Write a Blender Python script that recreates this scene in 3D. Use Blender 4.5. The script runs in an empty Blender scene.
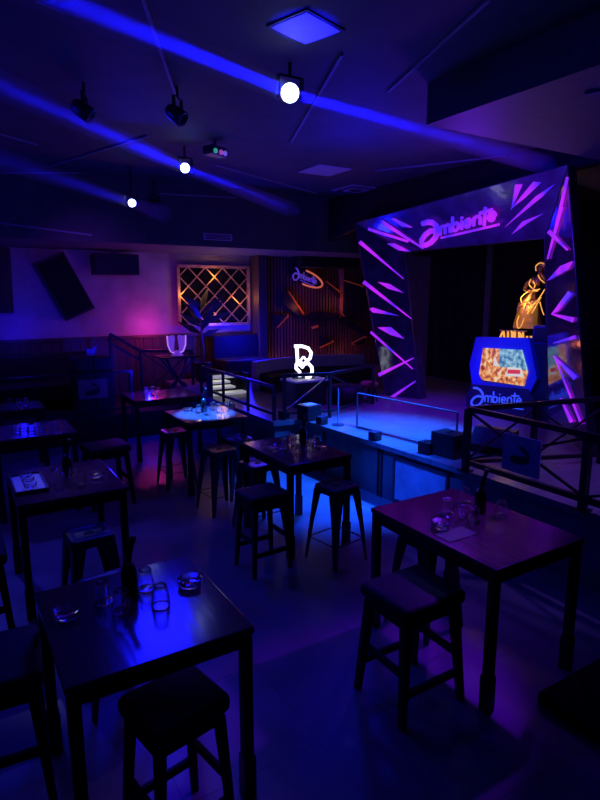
import bpy, bmesh, math, random
from mathutils import Vector, Matrix
random.seed(7)
S = bpy.context.scene
C = bpy.context.collection
PI = math.pi

# ------------------------------------------------------------------ camera
F, W, HH = 575.0, 600, 800
PITCH, YAW, EYE = math.atan(106 / F), math.radians(31.5), 2.52
fw = Vector((math.sin(YAW) * math.cos(PITCH), math.cos(YAW) * math.cos(PITCH), -math.sin(PITCH)))
rt = Vector((math.cos(YAW), -math.sin(YAW), 0))
up = rt.cross(fw)
EYEP = Vector((0, 0, EYE))
cam = bpy.data.cameras.new('camera')
cam.sensor_fit = 'VERTICAL'; cam.sensor_height = 36; cam.lens = 36 * F / HH
cam.clip_start = 0.05
co = bpy.data.objects.new('camera', cam); C.objects.link(co)
m = Matrix((rt, up, -fw)).transposed().to_4x4(); m.translation = EYEP
co.matrix_world = m
S.camera = co
S.view_settings.view_transform = 'Standard'
S.view_settings.look = 'None'
S.view_settings.gamma = 1
S.view_settings.exposure = 0
S.view_settings.use_curve_mapping = False

def ray(px, py): return fw * F + rt * (px - 300) + up * (400 - py)
def on_z(px, py, z):
    d = ray(px, py); return EYEP + d * ((z - EYE) / d.z)
def on_x(px, py, x):
    d = ray(px, py); return EYEP + d * (x / d.x)
def on_y(px, py, y):
    d = ray(px, py); return EYEP + d * (y / d.y)
def on_plane(px, py, p0, n):
    d = ray(px, py); return EYEP + d * ((p0 - EYEP).dot(n) / d.dot(n))

# ------------------------------------------------------------------ materials
def mat(name, col, rough=0.5, metal=0.0, noise=0.0, nscale=8.0, bump=0.0, emit=None, estr=0.0, trans=0.0, col2=None, spec=0.5, stretch=None, coat=0.0):
    mt = bpy.data.materials.new(name); mt.use_nodes = True
    nt = mt.node_tree; b = nt.nodes['Principled BSDF']
    b.inputs['Base Color'].default_value = (*col, 1)
    b.inputs['Roughness'].default_value = rough
    b.inputs['Metallic'].default_value = metal
    b.inputs['Specular IOR Level'].default_value = spec
    b.inputs['Transmission Weight'].default_value = trans
    b.inputs['Coat Weight'].default_value = coat
    tc = nt.nodes.new('ShaderNodeTexCoord'); src = tc.outputs['Object']
    if stretch:
        mp = nt.nodes.new('ShaderNodeMapping'); mp.inputs['Scale'].default_value = stretch
        nt.links.new(src, mp.inputs[0]); src = mp.outputs[0]
    if noise or col2 or bump:
        n = nt.nodes.new('ShaderNodeTexNoise'); n.inputs['Scale'].default_value = nscale; n.inputs['Detail'].default_value = 6
        nt.links.new(src, n.inputs['Vector'])
    if noise or col2:
        r = nt.nodes.new('ShaderNodeValToRGB')
        c2 = col2 if col2 else tuple(max(0, c * (1 - noise)) for c in col)
        r.color_ramp.elements[0].color = (*c2, 1); r.color_ramp.elements[0].position = .32
        r.color_ramp.elements[1].color = (*col, 1); r.color_ramp.elements[1].position = .68
        nt.links.new(n.outputs['Fac'], r.inputs[0]); nt.links.new(r.outputs[0], b.inputs['Base Color'])
    if bump:
        bp = nt.nodes.new('ShaderNodeBump'); bp.inputs['Strength'].default_value = bump; bp.inputs['Distance'].default_value = .02
        nt.links.new(n.outputs['Fac'], bp.inputs['Height']); nt.links.new(bp.outputs[0], b.inputs['Normal'])
    if emit:
        b.inputs['Emission Color'].default_value = (*emit, 1); b.inputs['Emission Strength'].default_value = estr
    return mt

def floor_mat():
    mt = bpy.data.materials.new('polished_concrete_tile'); mt.use_nodes = True
    nt = mt.node_tree; b = nt.nodes['Principled BSDF']
    tc = nt.nodes.new('ShaderNodeTexCoord')
    br = nt.nodes.new('ShaderNodeTexBrick'); br.offset = 0.0
    br.inputs['Scale'].default_value = 1.0; br.inputs['Brick Width'].default_value = .8; br.inputs['Row Height'].default_value = .8
    br.inputs['Mortar Size'].default_value = .004; br.inputs['Mortar Smooth'].default_value = .3
    br.inputs['Color1'].default_value = (.16, .155, .16, 1); br.inputs['Color2'].default_value = (.13, .125, .13, 1); br.inputs['Mortar'].default_value = (.07, .07, .07, 1)
    n = nt.nodes.new('ShaderNodeTexNoise'); n.inputs['Scale'].default_value = 2.2; n.inputs['Detail'].default_value = 8
    mx = nt.nodes.new('ShaderNodeMixRGB'); mx.blend_type = 'MULTIPLY'; mx.inputs[0].default_value = .7
    r = nt.nodes.new('ShaderNodeValToRGB'); r.color_ramp.elements[0].color = (.45, .45, .45, 1); r.color_ramp.elements[0].position = .3; r.color_ramp.elements[1].position = .7
    r2 = nt.nodes.new('ShaderNodeMapRange'); r2.inputs[3].default_value = .22; r2.inputs[4].default_value = .5
    nt.links.new(tc.outputs['Object'], br.inputs[0]); nt.links.new(tc.outputs['Object'], n.inputs[0])
    nt.links.new(n.outputs[0], r.inputs[0]); nt.links.new(n.outputs[0], r2.inputs[0])
    nt.links.new(br.outputs[0], mx.inputs[1]); nt.links.new(r.outputs[0], mx.inputs[2])
    nt.links.new(mx.outputs[0], b.inputs['Base Color']); nt.links.new(r2.outputs[0], b.inputs['Roughness'])
    return mt

M = dict(
    floor=floor_mat(),
    ceiling=mat('black_painted_ceiling', (.05, .05, .055), .75, noise=.3, nscale=3),
    soffit=mat('dark_soffit_paint', (.07, .06, .075), .6, noise=.2),
    plaster=mat('grey_plaster', (.3, .26, .3), .8, col2=(.2, .17, .21), nscale=2.4, bump=.15),
    darkwall=mat('dark_wall_paint', (.03, .028, .032), .7, noise=.3),
    wainscot=mat('dark_wood_wainscot', (.06, .035, .028), .45, noise=.5, nscale=3, stretch=(8, 8, .6)),
    slat=mat('brown_wood_slats', (.17, .08, .05), .5, noise=.5, nscale=3, stretch=(6, 6, .5)),
    deck=mat('stage_deck_boards', (.2, .18, .18), .3, noise=.45, nscale=3, stretch=(.7, 9, 1)),
    stagefront=mat('stage_front_panel', (.11, .11, .12), .45, noise=.4, nscale=4),
    stagepanel=mat('scuffed_pale_panel', (.42, .42, .44), .4, noise=.35, nscale=5),
    top=mat('red_brown_table_wood', (.1, .032, .045), .15, noise=.3, nscale=3, stretch=(9, .9, 1), bump=.03),
    black=mat('black_powder_coat', (.01, .01, .012), .5, noise=.2, spec=.3),
    blackmetal=mat('black_metal', (.02, .02, .024), .35, metal=.4, noise=.2),
    gunmetal=mat('gunmetal_sheet', (.07, .07, .085), .35, metal=.7, noise=.3),
    blackwood=mat('black_stained_wood', (.012, .01, .011), .6, spec=.25, noise=.4, stretch=(5, 5, .6)),
    leather=mat('dark_leatherette', (.014, .011, .014), .6, spec=.2, noise=.3, nscale=40, bump=.2),
    acrylic=mat('glossy_black_acrylic', (.05, .038, .075), .1, noise=.6, nscale=3.5, bump=.25, coat=.5),
    acrylicrim=mat('brushed_edge_trim', (.1, .08, .13), .3, metal=.6, noise=.3),
    glass=mat('clear_glass', (1, 1, 1), .07, trans=1.0, noise=.02),
    pane=mat('clear_pane', (.95, .97, 1), .01, trans=1.0, noise=.02),
    bottle=mat('black_bottle_glass', (.008, .008, .01), .12, noise=.2),
    paper=mat('white_paper', (.7, .7, .72), .7, noise=.1),
    white=mat('off_white_plastic', (.55, .55, .58), .5, noise=.1),
    grey=mat('grey_upholstery', (.22, .22, .25), .7, noise=.3, nscale=30, bump=.1),
    gold=mat('gold_leaf', (.85, .5, .13), .3, metal=.8, noise=.3, nscale=10),
    goldlamp=mat('gold_lit_tube', (.8, .5, .1), .4, emit=(1, .42, .07), estr=.9, noise=.1),
    orange=mat('orange_led_edge', (.8, .2, .05), .5, emit=(1, .12, .04), estr=.06, noise=.1),
    copper=mat('brass_lattice_slat', (.7, .42, .18), .35, metal=.7, noise=.4, nscale=14),
    darkglass=mat('smoked_mirror', (.02, .018, .03), .4, metal=.2, noise=.3),
    djblue=mat('blue_painted_panel', (.03, .07, .5), .4, noise=.15),
    djdark=mat('navy_painted_panel', (.012, .014, .06), .4, noise=.2),
    djletter=mat('blue_lit_letters', (.1, .2, .8), .4, emit=(.05, .12, .75), estr=.55, noise=.1),
    strip=mat('frosted_light_strip', (.2, .19, .23), .6, noise=.1),
    vent=mat('vent_grille_paint', (.4, .38, .42), .6, noise=.15),
    plant=mat('dark_leaf', (.02, .025, .02), .5, noise=.4),
    lens=mat('lit_lens', (1, 1, 1), .3, emit=(.4, .48, 1), estr=15, noise=.05),
    sign=mat('white_neon_face', (1, 1, 1), .3, emit=(.9, .93, 1), estr=2.0, noise=.05),
    wing=mat('pink_lit_acrylic', (.5, .3, .7), .3, emit=(.35, .08, .75), estr=.25, noise=.2, nscale=30),
    wingrim=mat('pink_lit_rim', (1, .6, .9), .3, emit=(1, .4, .9), estr=.5, noise=.1),
    plaque=mat('blue_grey_plate', (.2, .25, .36), .5, metal=.2, noise=.15),
    plaqueW=mat('brown_plate', (.16, .12, .1), .5, metal=.2, noise=.15),
    shelfglow=mat('lit_shelf_strip', (.9, .9, .8), .5, emit=(.8, .82, .75), estr=.28, noise=.1),
    cyl=mat('blue_vase_glass', (.15, .2, .6), .15, noise=.2),
    redcloth=mat('red_felt', (.3, .03, .05), .8, noise=.3),
)

def neon_mat():
    mt = mat('violet_lit_acrylic', (.06, .01, .12), .35)
    nt = mt.node_tree; b = nt.nodes['Principled BSDF']
    tc = nt.nodes.new('ShaderNodeTexCoord')
    n = nt.nodes.new('ShaderNodeTexNoise'); n.inputs['Scale'].default_value = 2.4; n.inputs['Detail'].default_value = 1
    r = nt.nodes.new('ShaderNodeValToRGB')
    r.color_ramp.elements[0].color = (.07, .015, .85, 1); r.color_ramp.elements[0].position = .38
    r.color_ramp.elements[1].color = (.5, .018, .95, 1); r.color_ramp.elements[1].position = .6
    nt.links.new(tc.outputs['Object'], n.inputs[0]); nt.links.new(n.outputs[0], r.inputs[0])
    nt.links.new(r.outputs[0], b.inputs['Emission Color']); b.inputs['Emission Strength'].default_value = 1.05
    return mt
M['neon'] = neon_mat()

def screen_mat():
    mt = bpy.data.materials.new('screen_picture'); mt.use_nodes = True
    nt = mt.node_tree; b = nt.nodes['Principled BSDF']; b.inputs['Base Color'].default_value = (.02, .02, .02, 1); b.inputs['Roughness'].default_value = .3
    tc = nt.nodes.new('ShaderNodeTexCoord')
    n = nt.nodes.new('ShaderNodeTexNoise'); n.inputs['Scale'].default_value = 15; n.inputs['Detail'].default_value = 4
    r = nt.nodes.new('ShaderNodeValToRGB'); e = r.color_ramp.elements
    e[0].color = (.25, .02, .01, 1); e[0].position = .34; e[1].color = (1, .85, .5, 1); e[1].position = .66
    x = e.new(.5); x.color = (.95, .3, .03, 1)
    r2 = nt.nodes.new('ShaderNodeValToRGB'); e = r2.color_ramp.elements
    e[0].color = (.03, .16, .35, 1); e[0].position = .38; e[1].color = (.4, .7, .85, 1); e[1].position = .62
    g = nt.nodes.new('ShaderNodeSeparateXYZ')
    # picture: pale blue scene top right, orange scene elsewhere
    a1 = nt.nodes.new('ShaderNodeMath'); a1.operation = 'LESS_THAN'; a1.inputs[1].default_value = .06   # local y
    a2 = nt.nodes.new('ShaderNodeMath'); a2.operation = 'GREATER_THAN'; a2.inputs[1].default_value = .02  # local z
    mu = nt.nodes.new('ShaderNodeMath'); mu.operation = 'MULTIPLY'
    mx = nt.nodes.new('ShaderNodeMixRGB')
    L = nt.links.new
    L(tc.outputs['Object'], n.inputs[0]); L(n.outputs[0], r.inputs[0]); L(n.outputs[0], r2.inputs[0]); L(tc.outputs['Object'], g.inputs[0])
    L(g.outputs[1], a1.inputs[0]); L(g.outputs[2], a2.inputs[0]); L(a1.outputs[0], mu.inputs[0]); L(a2.outputs[0], mu.inputs[1])
    L(mu.outputs[0], mx.inputs[0]); L(r.outputs[0], mx.inputs[1]); L(r2.outputs[0], mx.inputs[2])
    L(mx.outputs[0], b.inputs['Emission Color']); b.inputs['Emission Strength'].default_value = .8
    return mt
M['screen'] = screen_mat()
M['screenred'] = mat('screen_red_patch', (.02, .02, .02), .3, emit=(.75, .04, .05), estr=.8, noise=.1)
M['screenwhite'] = mat('screen_pale_patch', (.02, .02, .02), .3, emit=(.8, .75, .75), estr=.8, noise=.1)

# ------------------------------------------------------------------ mesh helpers
def box(bm, lo, hi, bev=0.0, seg=2):
    lo, hi = Vector(lo), Vector(hi)
    g = bmesh.ops.create_cube(bm, size=1)
    for v in g['verts']:
        v.co = Vector([(lo[i] + hi[i]) / 2 + v.co[i] * (hi[i] - lo[i]) for i in range(3)])
    if bev:
        es = list({e for v in g['verts'] for e in v.link_edges})
        bmesh.ops.bevel(bm, geom=es, offset=bev, segments=seg, affect='EDGES', profile=.5)

def loft(bm, rings, caps=True, closed=True):
    vs = [[bm.verts.new(p) for p in r] for r in rings]
    n = len(vs[0])
    for a, b in zip(vs, vs[1:]):
        for i in range(n if closed else n - 1):
            bm.faces.new((a[i], a[(i + 1) % n], b[(i + 1) % n], b[i]))
    if caps:
        bm.faces.new(vs[0][::-1]); bm.faces.new(vs[-1])

def beam(bm, a, b, w, d=None, w2=None, d2=None):
    """square bar from a to b, optional taper"""
    a, b = Vector(a), Vector(b); d = d or w; w2 = w2 or w; d2 = d2 or d
    t = (b - a).normalized()
    ref = Vector((0, 0, 1)) if abs(t.z) < .9 else Vector((1, 0, 0))
    s = t.cross(ref).normalized(); u = s.cross(t)
    if abs(t.z) >= .9: s, u = Vector((1, 0, 0)), Vector((0, 1, 0))
    loft(bm, [[p + s * (x * ww / 2) + u * (y * dd / 2) for x, y in ((-1, -1), (1, -1), (1, 1), (-1, 1))] for p, ww, dd in ((a, w, d), (b, w2, d2))])

def tube(bm, pts, r, n=8, r2=None):
    pts = [Vector(p) for p in pts]; rings = []
    prev = None
    for i, p in enumerate(pts):
        t = ((pts[min(i + 1, len(pts) - 1)] - pts[max(i - 1, 0)])).normalized()
        if prev is None:
            ref = Vector((0, 0, 1)) if abs(t.z) < .9 else Vector((1, 0, 0)); s = t.cross(ref).normalized()
        else:
            s = (prev - t * prev.dot(t)).normalized()
        prev = s; u = t.cross(s)
        rr = r if r2 is None else r + (r2 - r) * i / (len(pts) - 1)
        rings.append([p + s * (rr * math.cos(2 * PI * k / n)) + u * (rr * math.sin(2 * PI * k / n)) for k in range(n)])
    loft(bm, rings)

def lathe(bm, prof, n=20, c=(0, 0, 0), facet=0.0):
    c = Vector(c); rings = []
    for r, z in prof:
        rings.append([c + Vector((r * (1 + facet * (k % 2)) * math.cos(2 * PI * k / n), r * (1 + facet * (k % 2)) * math.sin(2 * PI * k / n), z)) for k in range(n)])
    loft(bm, rings)

def prism(bm, pts, off):
    """closed polygon pts extruded by vector off"""
    off = Vector(off); pts = [Vector(p) for p in pts]
    a = [bm.verts.new(p) for p in pts]; b = [bm.verts.new(p + off) for p in pts]
    bm.faces.new(a); bm.faces.new(b[::-1])
    n = len(a)
    for i in range(n): bm.faces.new((a[i], b[i], b[(i + 1) % n], a[(i + 1) % n]))

def obj(name, bm, material, parent=None, smooth=False, loc=None):
    bmesh.ops.recalc_face_normals(bm, faces=bm.faces[:])
    me = bpy.data.meshes.new(name); bm.to_mesh(me); bm.free()
    me.materials.append(M[material] if isinstance(material, str) else material)
    if smooth:
        for p in me.polygons: p.use_smooth = True
    o = bpy.data.objects.new(name, me); C.objects.link(o)
    if parent: o.parent = parent
    if loc is not None: o.location = loc
    return o

def tag(o, label, cat, group=None, kind=None):
    o['label'] = label; o['category'] = cat
    if group: o['group'] = group
    if kind: o['kind'] = kind
    return o

def thing(name, label, cat, loc=(0, 0, 0), rz=0, group=None):
    o = bpy.data.objects.new(name, None); C.objects.link(o); o.empty_display_size = .1
    o.location = loc; o.rotation_euler = (0, 0, rz)
    return tag(o, label, cat, group)

def struct(name, bm, material, label, cat, parent=None):
    o = obj(name, bm, material, parent)
    return tag(o, label, cat, kind='structure')

def B(*a, **k):
    bm = bmesh.new(); box(bm, *a, **k); return bm

def dup(root, loc, rz, label, group=None):
    r = root.copy(); C.objects.link(r); r.location = loc; r.rotation_euler = (0, 0, rz)
    r['label'] = label
    if group: r['group'] = group
    for ch in list(root.children):
        c = ch.copy(); C.objects.link(c); c.parent = r
        for g in ch.children:
            d = g.copy(); C.objects.link(d); d.parent = c
    return r

# ------------------------------------------------------------------ setting
X0, X1, Y0, Y1, ZC = -3.0, 10.0, -2.5, 12.0, 4.4
SZ = 0.70                                     # stage deck height
struct('floor', B((X0, Y0, -.1), (X1, Y1, 0)), 'floor', 'dark polished concrete tile floor of the club', 'floor')
struct('ceiling', B((X0, Y0, ZC), (X1, Y1, ZC + .1)), 'ceiling', 'black painted ceiling with scattered light strips', 'ceiling')
struct('wall_left', B((X0 - .1, Y0, 0), (X0, Y1, ZC)), 'darkwall', 'dark painted wall on the left side', 'wall')
struct('wall_right', B((X1, Y0, 0), (X1 + .1, Y1, ZC)), 'darkwall', 'dark painted wall behind the stage', 'wall')
struct('wall_front', B((X0, Y0 - .1, 0), (X1, Y0, ZC)), 'darkwall', 'dark wall opposite the plaster wall', 'wall')
bm = bmesh.new(); box(bm, (X0, Y1, 0), (6.15, Y1 + .1, ZC))
struct('wall_back', bm, 'plaster', 'mottled plaster wall at the far end washed in violet light', 'wall')
struct('wall_back_corner', B((6.15, Y1, 0), (X1, Y1 + .1, ZC)), 'darkwall', 'dark far wall behind the wooden slats', 'wall')
# dropped ceiling at the far end, soffit over the near stage side
struct('trim_1', B((X0, 10.0, 3.36), (X1, Y1, ZC)), 'ceiling', 'dropped black ceiling over the raised lounge', 'ceiling')
struct('trim_2', B((3.95, Y0, 4.05), (X1, 4.22, ZC)), 'soffit', 'deep dark soffit hanging beside the stage', 'soffit')
# wainscot: boards + rail
bm = bmesh.new()
for i in range(50):
    x = X0 + .02 + i * .18
    if x > 5.95: break
    box(bm, (x, 11.94, .45), (x + .172, 11.999, 1.62))
box(bm, (X0, 11.9, 1.62), (6.1, 11.999, 1.68))
struct('trim_3', bm, 'wainscot', 'dark boarded wainscot along the far plaster wall', 'wainscot')
struct('trim_4', B((6.0, 11.55, 0), (6.22, 12, 3.36), bev=.01), 'wainscot', 'dark pilaster between plaster wall and slats', 'pilaster')
# slat wall
bm = bmesh.new()
box(bm, (6.22, 11.93, .7), (9.99, 11.999, 3.36))
x = 6.24
while x < 9.95:
    box(bm, (x, 11.87, .7), (x + .05, 11.93, 3.36)); x += .085
struct('wall_slats', bm, 'slat', 'warm lit vertical wooden slats behind the stage', 'wall')

# raised lounge at far left and the stage
struct('floor_lounge', B((X0, 10.05, 0), (3.9, 11.94, .45)), 'blackwood', 'raised dark lounge floor under the plaster wall', 'floor')
th = math.radians(2.2)
def sp(s, x): return Vector((4.48 + x - s * math.sin(th), s + 0, 0))  # s along the stage edge, x behind it
bm = bmesh.new()
foot = [(4.56, Y0), (4.50, 4.25), (4.34, 7.05), (3.90, 7.10), (3.90, 11.86), (X1, 11.86), (X1, Y0)]
prism(bm, [Vector((x, y, SZ - .06)) for x, y in foot], (0, 0, .06))
struct('stage_floor', bm, 'deck', 'raised stage deck of boards washed in blue light', 'stage')
bm = bmesh.new()
foot2 = [(4.61, Y0), (4.55, 4.25), (4.39, 7.10), (3.95, 7.15), (3.95, 11.8), (X1, 11.8), (X1, Y0)]
prism(bm, [Vector((x, y, 0)) for x, y in foot2], (0, 0, SZ - .06))
for s, e in ((4.62, 4.66), (5.62, 5.66)):
    pass
struct('stage_base', bm, 'stagefront', 'dark scuffed front of the raised stage', 'stage')
def edge_x(y):  # front face of stage_base between y=4.25 and y=7.10
    return 4.55 + (4.39 - 4.55) * (y - 4.25) / (7.10 - 4.25)
def front_panel(ya, yb, z0, z1, label):
    bm = bmesh.new()
    prism(bm, [(edge_x(ya), ya, z0), (edge_x(yb), yb, z0), (edge_x(yb), yb, z1), (edge_x(ya), ya, z1)], (-.02, 0, 0))
    o = obj('access_panel', bm, 'stagepanel'); tag(o, label, 'panel')
    bm = bmesh.new(); w = .025
    for (p, q) in (((ya, z0), (yb, z0)), ((yb, z0), (yb, z1)), ((yb, z1), (ya, z1)), ((ya, z1), (ya, z0))):
        beam(bm, (edge_x(p[0]) - .025, p[0], p[1]), (edge_x(q[0]) - .025, q[0], q[1]), w)
    obj('panel_frame', bm, 'gunmetal', o)
front_panel(4.30, 5.12, .05, .58, 'pale framed access panel on the stage front, lit azure')
# seams on the stage front
for y in (5.36, 5.42, 6.55):
    bm = bmesh.new(); box(bm, (edge_x(y) - .02, y - .012, 0), (edge_x(y) + .01, y + .012, SZ - .06))
    tag(obj('trim_5', bm, 'black'), 'black upright batten on the stage front', 'batten', 'stage front battens', 'structure')
M['mat'] = mat('black_rubber', (.008, .008, .01), .9, noise=.2, spec=.08)
struct('floor_platform', B((2.93, -.6, 0), (4.3, 1.95, .085), bev=.015), 'mat', 'low black platform corner at the near right edge', 'platform')

# ------------------------------------------------------------------ high tables
def make_table(label, x0, x1, y0, y1, h=.95):
    cx, cy = (x0 + x1) / 2, (y0 + y1) / 2
    hx, hy = (x1 - x0) / 2, (y1 - y0) / 2
    t = thing('high_table', label, 'table', (cx, cy, 0), 0, 'high tables')
    obj('table_top', B((-hx, -hy, h - .035), (hx, hy, h), bev=.006), 'top', t)
    bm = bmesh.new()
    for s in (-1, 1):
        box(bm, (-hx + .05, s * (hy - .035) - .012, h - .11), (hx - .05, s * (hy - .035) + .012, h - .035))
        box(bm, (s * (hx - .035) - .012, -hy + .05, h - .11), (s * (hx - .035) + .012, hy - .05, h - .035))
    obj('apron', bm, 'black', t)
    for sx in (-1, 1):
        for sy in (-1, 1):
            px, py = sx * (hx - .035), sy * (hy - .035)
            bm = bmesh.new(); box(bm, (px - .027, py - .027, 0), (px + .027, py + .027, h - .035), bev=.004)
            lg = obj('leg', bm, 'black', t)
            bm = bmesh.new(); box(bm, (px - .034, py - .034, 0), (px + .034, py + .034, .24), bev=.004)
            obj('leg_sleeve', bm, 'blackmetal', lg)
    return t
TABLES = dict(
    R=('high table with glowing violet top beside the stage railing', 2.58, 3.44, 2.04, 3.20),
    T2=('high table below the stage front with dark cushioned stool at its near side', 2.60, 3.33, 4.44, 5.44),
    T1=('high table with azure lit top, farthest of the row along the stage', 2.43, 3.26, 6.62, 7.52),
    B1=('low lit table with reddish top by the lounge steps', 2.3, 3.35, 8.45, 9.3),
    L1=('large nearly black table with two glass ashtrays nearest the camera', .27, 1.13, 2.26, 3.16),
    L2=('dark high table carrying a pale menu tray at the left', .33, 1.16, 4.62, 5.6),
    L3=('dark high table behind the menu tray table, with five tumblers', .32, 1.19, 6.88, 7.66),
    L4=('farthest dark table at the left edge, below the lounge rail', .3, 1.1, 8.68, 9.3),
)
for k, (lb, *d) in TABLES.items(): make_table(lb, *d)

# ------------------------------------------------------------------ stools
def make_wood_stool(label, loc, rz):
    t = thing('wooden_stool', label, 'stool', loc, rz, 'cushioned wooden stools')
    bm = bmesh.new(); box(bm, (-.23, -.2, .655), (.23, .2, .75), bev=.035, seg=3)
    obj('seat_cushion', bm, 'leather', t, True)
    bm = bmesh.new(); box(bm, (-.2, -.17, .60), (.2, .17, .66), bev=.008)
    obj('seat_frame', bm, 'blackwood', t)
    def lp(sx, sy, z):
        f = 1 - z / .64
        return Vector((sx * (.175 + .045 * f), sy * (.15 + .045 * f), z))
    for sx in (-1, 1):
        for sy in (-1, 1):
            bm = bmesh.new(); beam(bm, lp(sx, sy, 0), lp(sx, sy, .64), .034, .034, .05, .05)
            obj('leg', bm, 'blackwood', t)
    for sy in (-1, 1):
        bm = bmesh.new(); beam(bm, lp(-1, sy, .2), lp(1, sy, .2), .025, .042); obj('stretcher', bm, 'blackwood', t)
    for sx in (-1, 1):
        bm = bmesh.new(); beam(bm, lp(sx, -1, .32), lp(sx, 1, .32), .025, .042); obj('stretcher', bm, 'blackwood', t)
    return t
def make_metal_stool(label, loc, rz):
    t = thing('metal_stool', label, 'stool', loc, rz, 'metal bar stools')
    h = .16
    bm = bmesh.new()
    def rr(s, z, n=5, rad=.045):
        pts = []
        for cx, cy, a0 in ((1, 1, 0), (-1, 1, 90), (-1, -1, 180), (1, -1, 270)):
            for k in range(n):
                a = math.radians(a0 + 90 * k / (n - 1))
                pts.append(Vector((cx * (s - rad) + rad * math.cos(a), cy * (s - rad) + rad * math.sin(a), z)))
        return pts
    loft(bm, [rr(.165, .685), rr(.162, .735), rr(.155, .748), rr(.13, .75), rr(.10, .742), rr(.05, .738, rad=.03)])
    obj('seat', bm, 'gunmetal', t, False)
    bm = bmesh.new(); tube(bm, [(.035 * math.cos(a), .018 * math.sin(a), .7405) for a in [2 * PI * k / 12 for k in range(13)]], .004, 6)
    obj('handle_slot', bm, 'black', t)
    for sx in (-1, 1):
        for sy in (-1, 1):
            bm = bmesh.new()
            tp = Vector((sx * .155, sy * .155, .7)); bt = Vector((sx * .215, sy * .215, 0))
            def ring(p, w, tt=.006):
                ax, ay = Vector((-sx * w, 0, 0)), Vector((0, -sy * w, 0))
                ix, iy = Vector((-sx * tt, 0, 0)), Vector((0, -sy * tt, 0))
                return [p, p + ax, p + ax + iy, p + ix + iy, p + ay + ix, p + ay]
            loft(bm, [ring(bt, .03), ring(bt.lerp(tp, .55), .055), ring(tp, .1)])
            obj('leg', bm, 'gunmetal', t)
    bm = bmesh.new(); z = .22; q = .215 - .06 * z / .7 - .01
    for a, b in (((-q, -q), (q, -q)), ((q, -q), (q, q)), ((q, q), (-q, q)), ((-q, q), (-q, -q))):
        beam(bm, (*a, z), (*b, z), .02, .006)
    obj('foot_rest', bm, 'gunmetal', t)
    return t
w0 = make_wood_stool('dark cushioned wooden stool at the near corner of the violet topped table', (2.31, 2.44, 0), 0)
w0.scale = (1.1, 1.1, 1)
def ws(x, y, rz, label): return dup(w0, (x, y, 0), rz, label, 'cushioned wooden stools')
p = on_z(262, 485, .75)
ws(p.x - .06, p.y - .12, .05, 'dark cushioned stool at the near end of the table below the stage front').scale = (.88, .88, 1)
ws(.72, 2.26, .2, 'dark stool tucked under the near edge of the largest black table').scale = (.86, .86, 1)
p = on_z(8, 652, .75)
ws(p.x - .07, p.y, 1.5, 'dark stool left of the largest black table, cut by the frame')
p = on_z(93, 445, .75)
ws(p.x + .14, p.y, .1, 'dark stool with blue sheen behind the menu tray table')
ws(.0, 4.5, 1.57, 'dark stool at the left edge beside the menu tray table')
t0 = make_metal_stool('black metal stool in front of the stage panel, right of its table', (3.02, 4.26, 0), .15)
def ms(x, y, rz, label): return dup(t0, (x, y, 0), rz, label, 'metal bar stools')
p = on_z(219, 448, .75); ms(p.x, p.y, .1, 'metal stool nearest the camera at the azure topped table')
p = on_z(175, 430, .75); ms(p.x, p.y, 0, 'metal stool with pinkish seat under the left edge of the azure table')
p = on_z(236, 437, .75); ms(p.x, p.y, .1, 'metal stool pushed under the right edge of the azure table')
p = on_z(258, 462, .75); ms(p.x, p.y, .1, 'metal stool behind the table below the stage front')
ms(2.95, 2.98, .1, 'metal stool pushed in under the far side of the violet topped table')
p = on_z(75, 523, .75); ms(.78, 4.34, .05, 'metal stool at the near edge of the menu tray table')
ms(.72, 3.46, .1, 'metal stool on the far side of the largest black table')

# ------------------------------------------------------------------ tableware
def glass_proto(label, loc):
    bm = bmesh.new()
    lathe(bm, [(.043, 0), (.046, .006), (.044, .035), (.036, .085), (.033, .112), (.028, .118), (.026, .112), (.029, .10), (.033, .07), (.038, .03), (.039, .001)], 16, facet=.04)
    o = obj('glass_tumbler', bm, 'glass', smooth=False, loc=loc)
    return tag(o, label, 'glass', 'upturned tumblers')
def ash_proto(label, loc):
    bm = bmesh.new()
    lathe(bm, [(.05, 0), (.062, .012), (.066, .04), (.060, .043), (.05, .02), (.0005, .016)], 16, facet=.03)
    o = obj('glass_ashtray', bm, 'glass', loc=loc)
    return tag(o, label, 'ashtray', 'glass ashtrays')
def bottle_proto(label, loc, tilt, rz):
    t = thing('black_bottle', label, 'bottle', loc, rz, 'black table bottles')
    t.rotation_euler = (0, 0, rz)
    bm = bmesh.new(); lathe(bm, [(.035, 0), (.042, .01), (.043, .12), (.036, .155), (.018, .19)], 18)
    obj('bottle_body', bm, 'bottle', t, True)
    bm = bmesh.new(); tube(bm, [(0, 0, .185), (.006, 0, .22), (.02, 0, .27), (.03, 0, .30)], .018, 10, .013)
    obj('bottle_neck', bm, 'bottle', t, True)
    bm = bmesh.new(); tube(bm, [(.029, 0, .295), (.034, 0, .325)], .017, 10)
    obj('bottle_cap', bm, 'black', t, True)
    return t
TN = dict(R='violet topped table', T2='table below the stage', T1='azure topped table', B1='reddish table by the lounge steps',
          L1='largest black table', L2='menu tray table', L3='dark table behind the menu tray table', L4='farthest left table')
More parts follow.
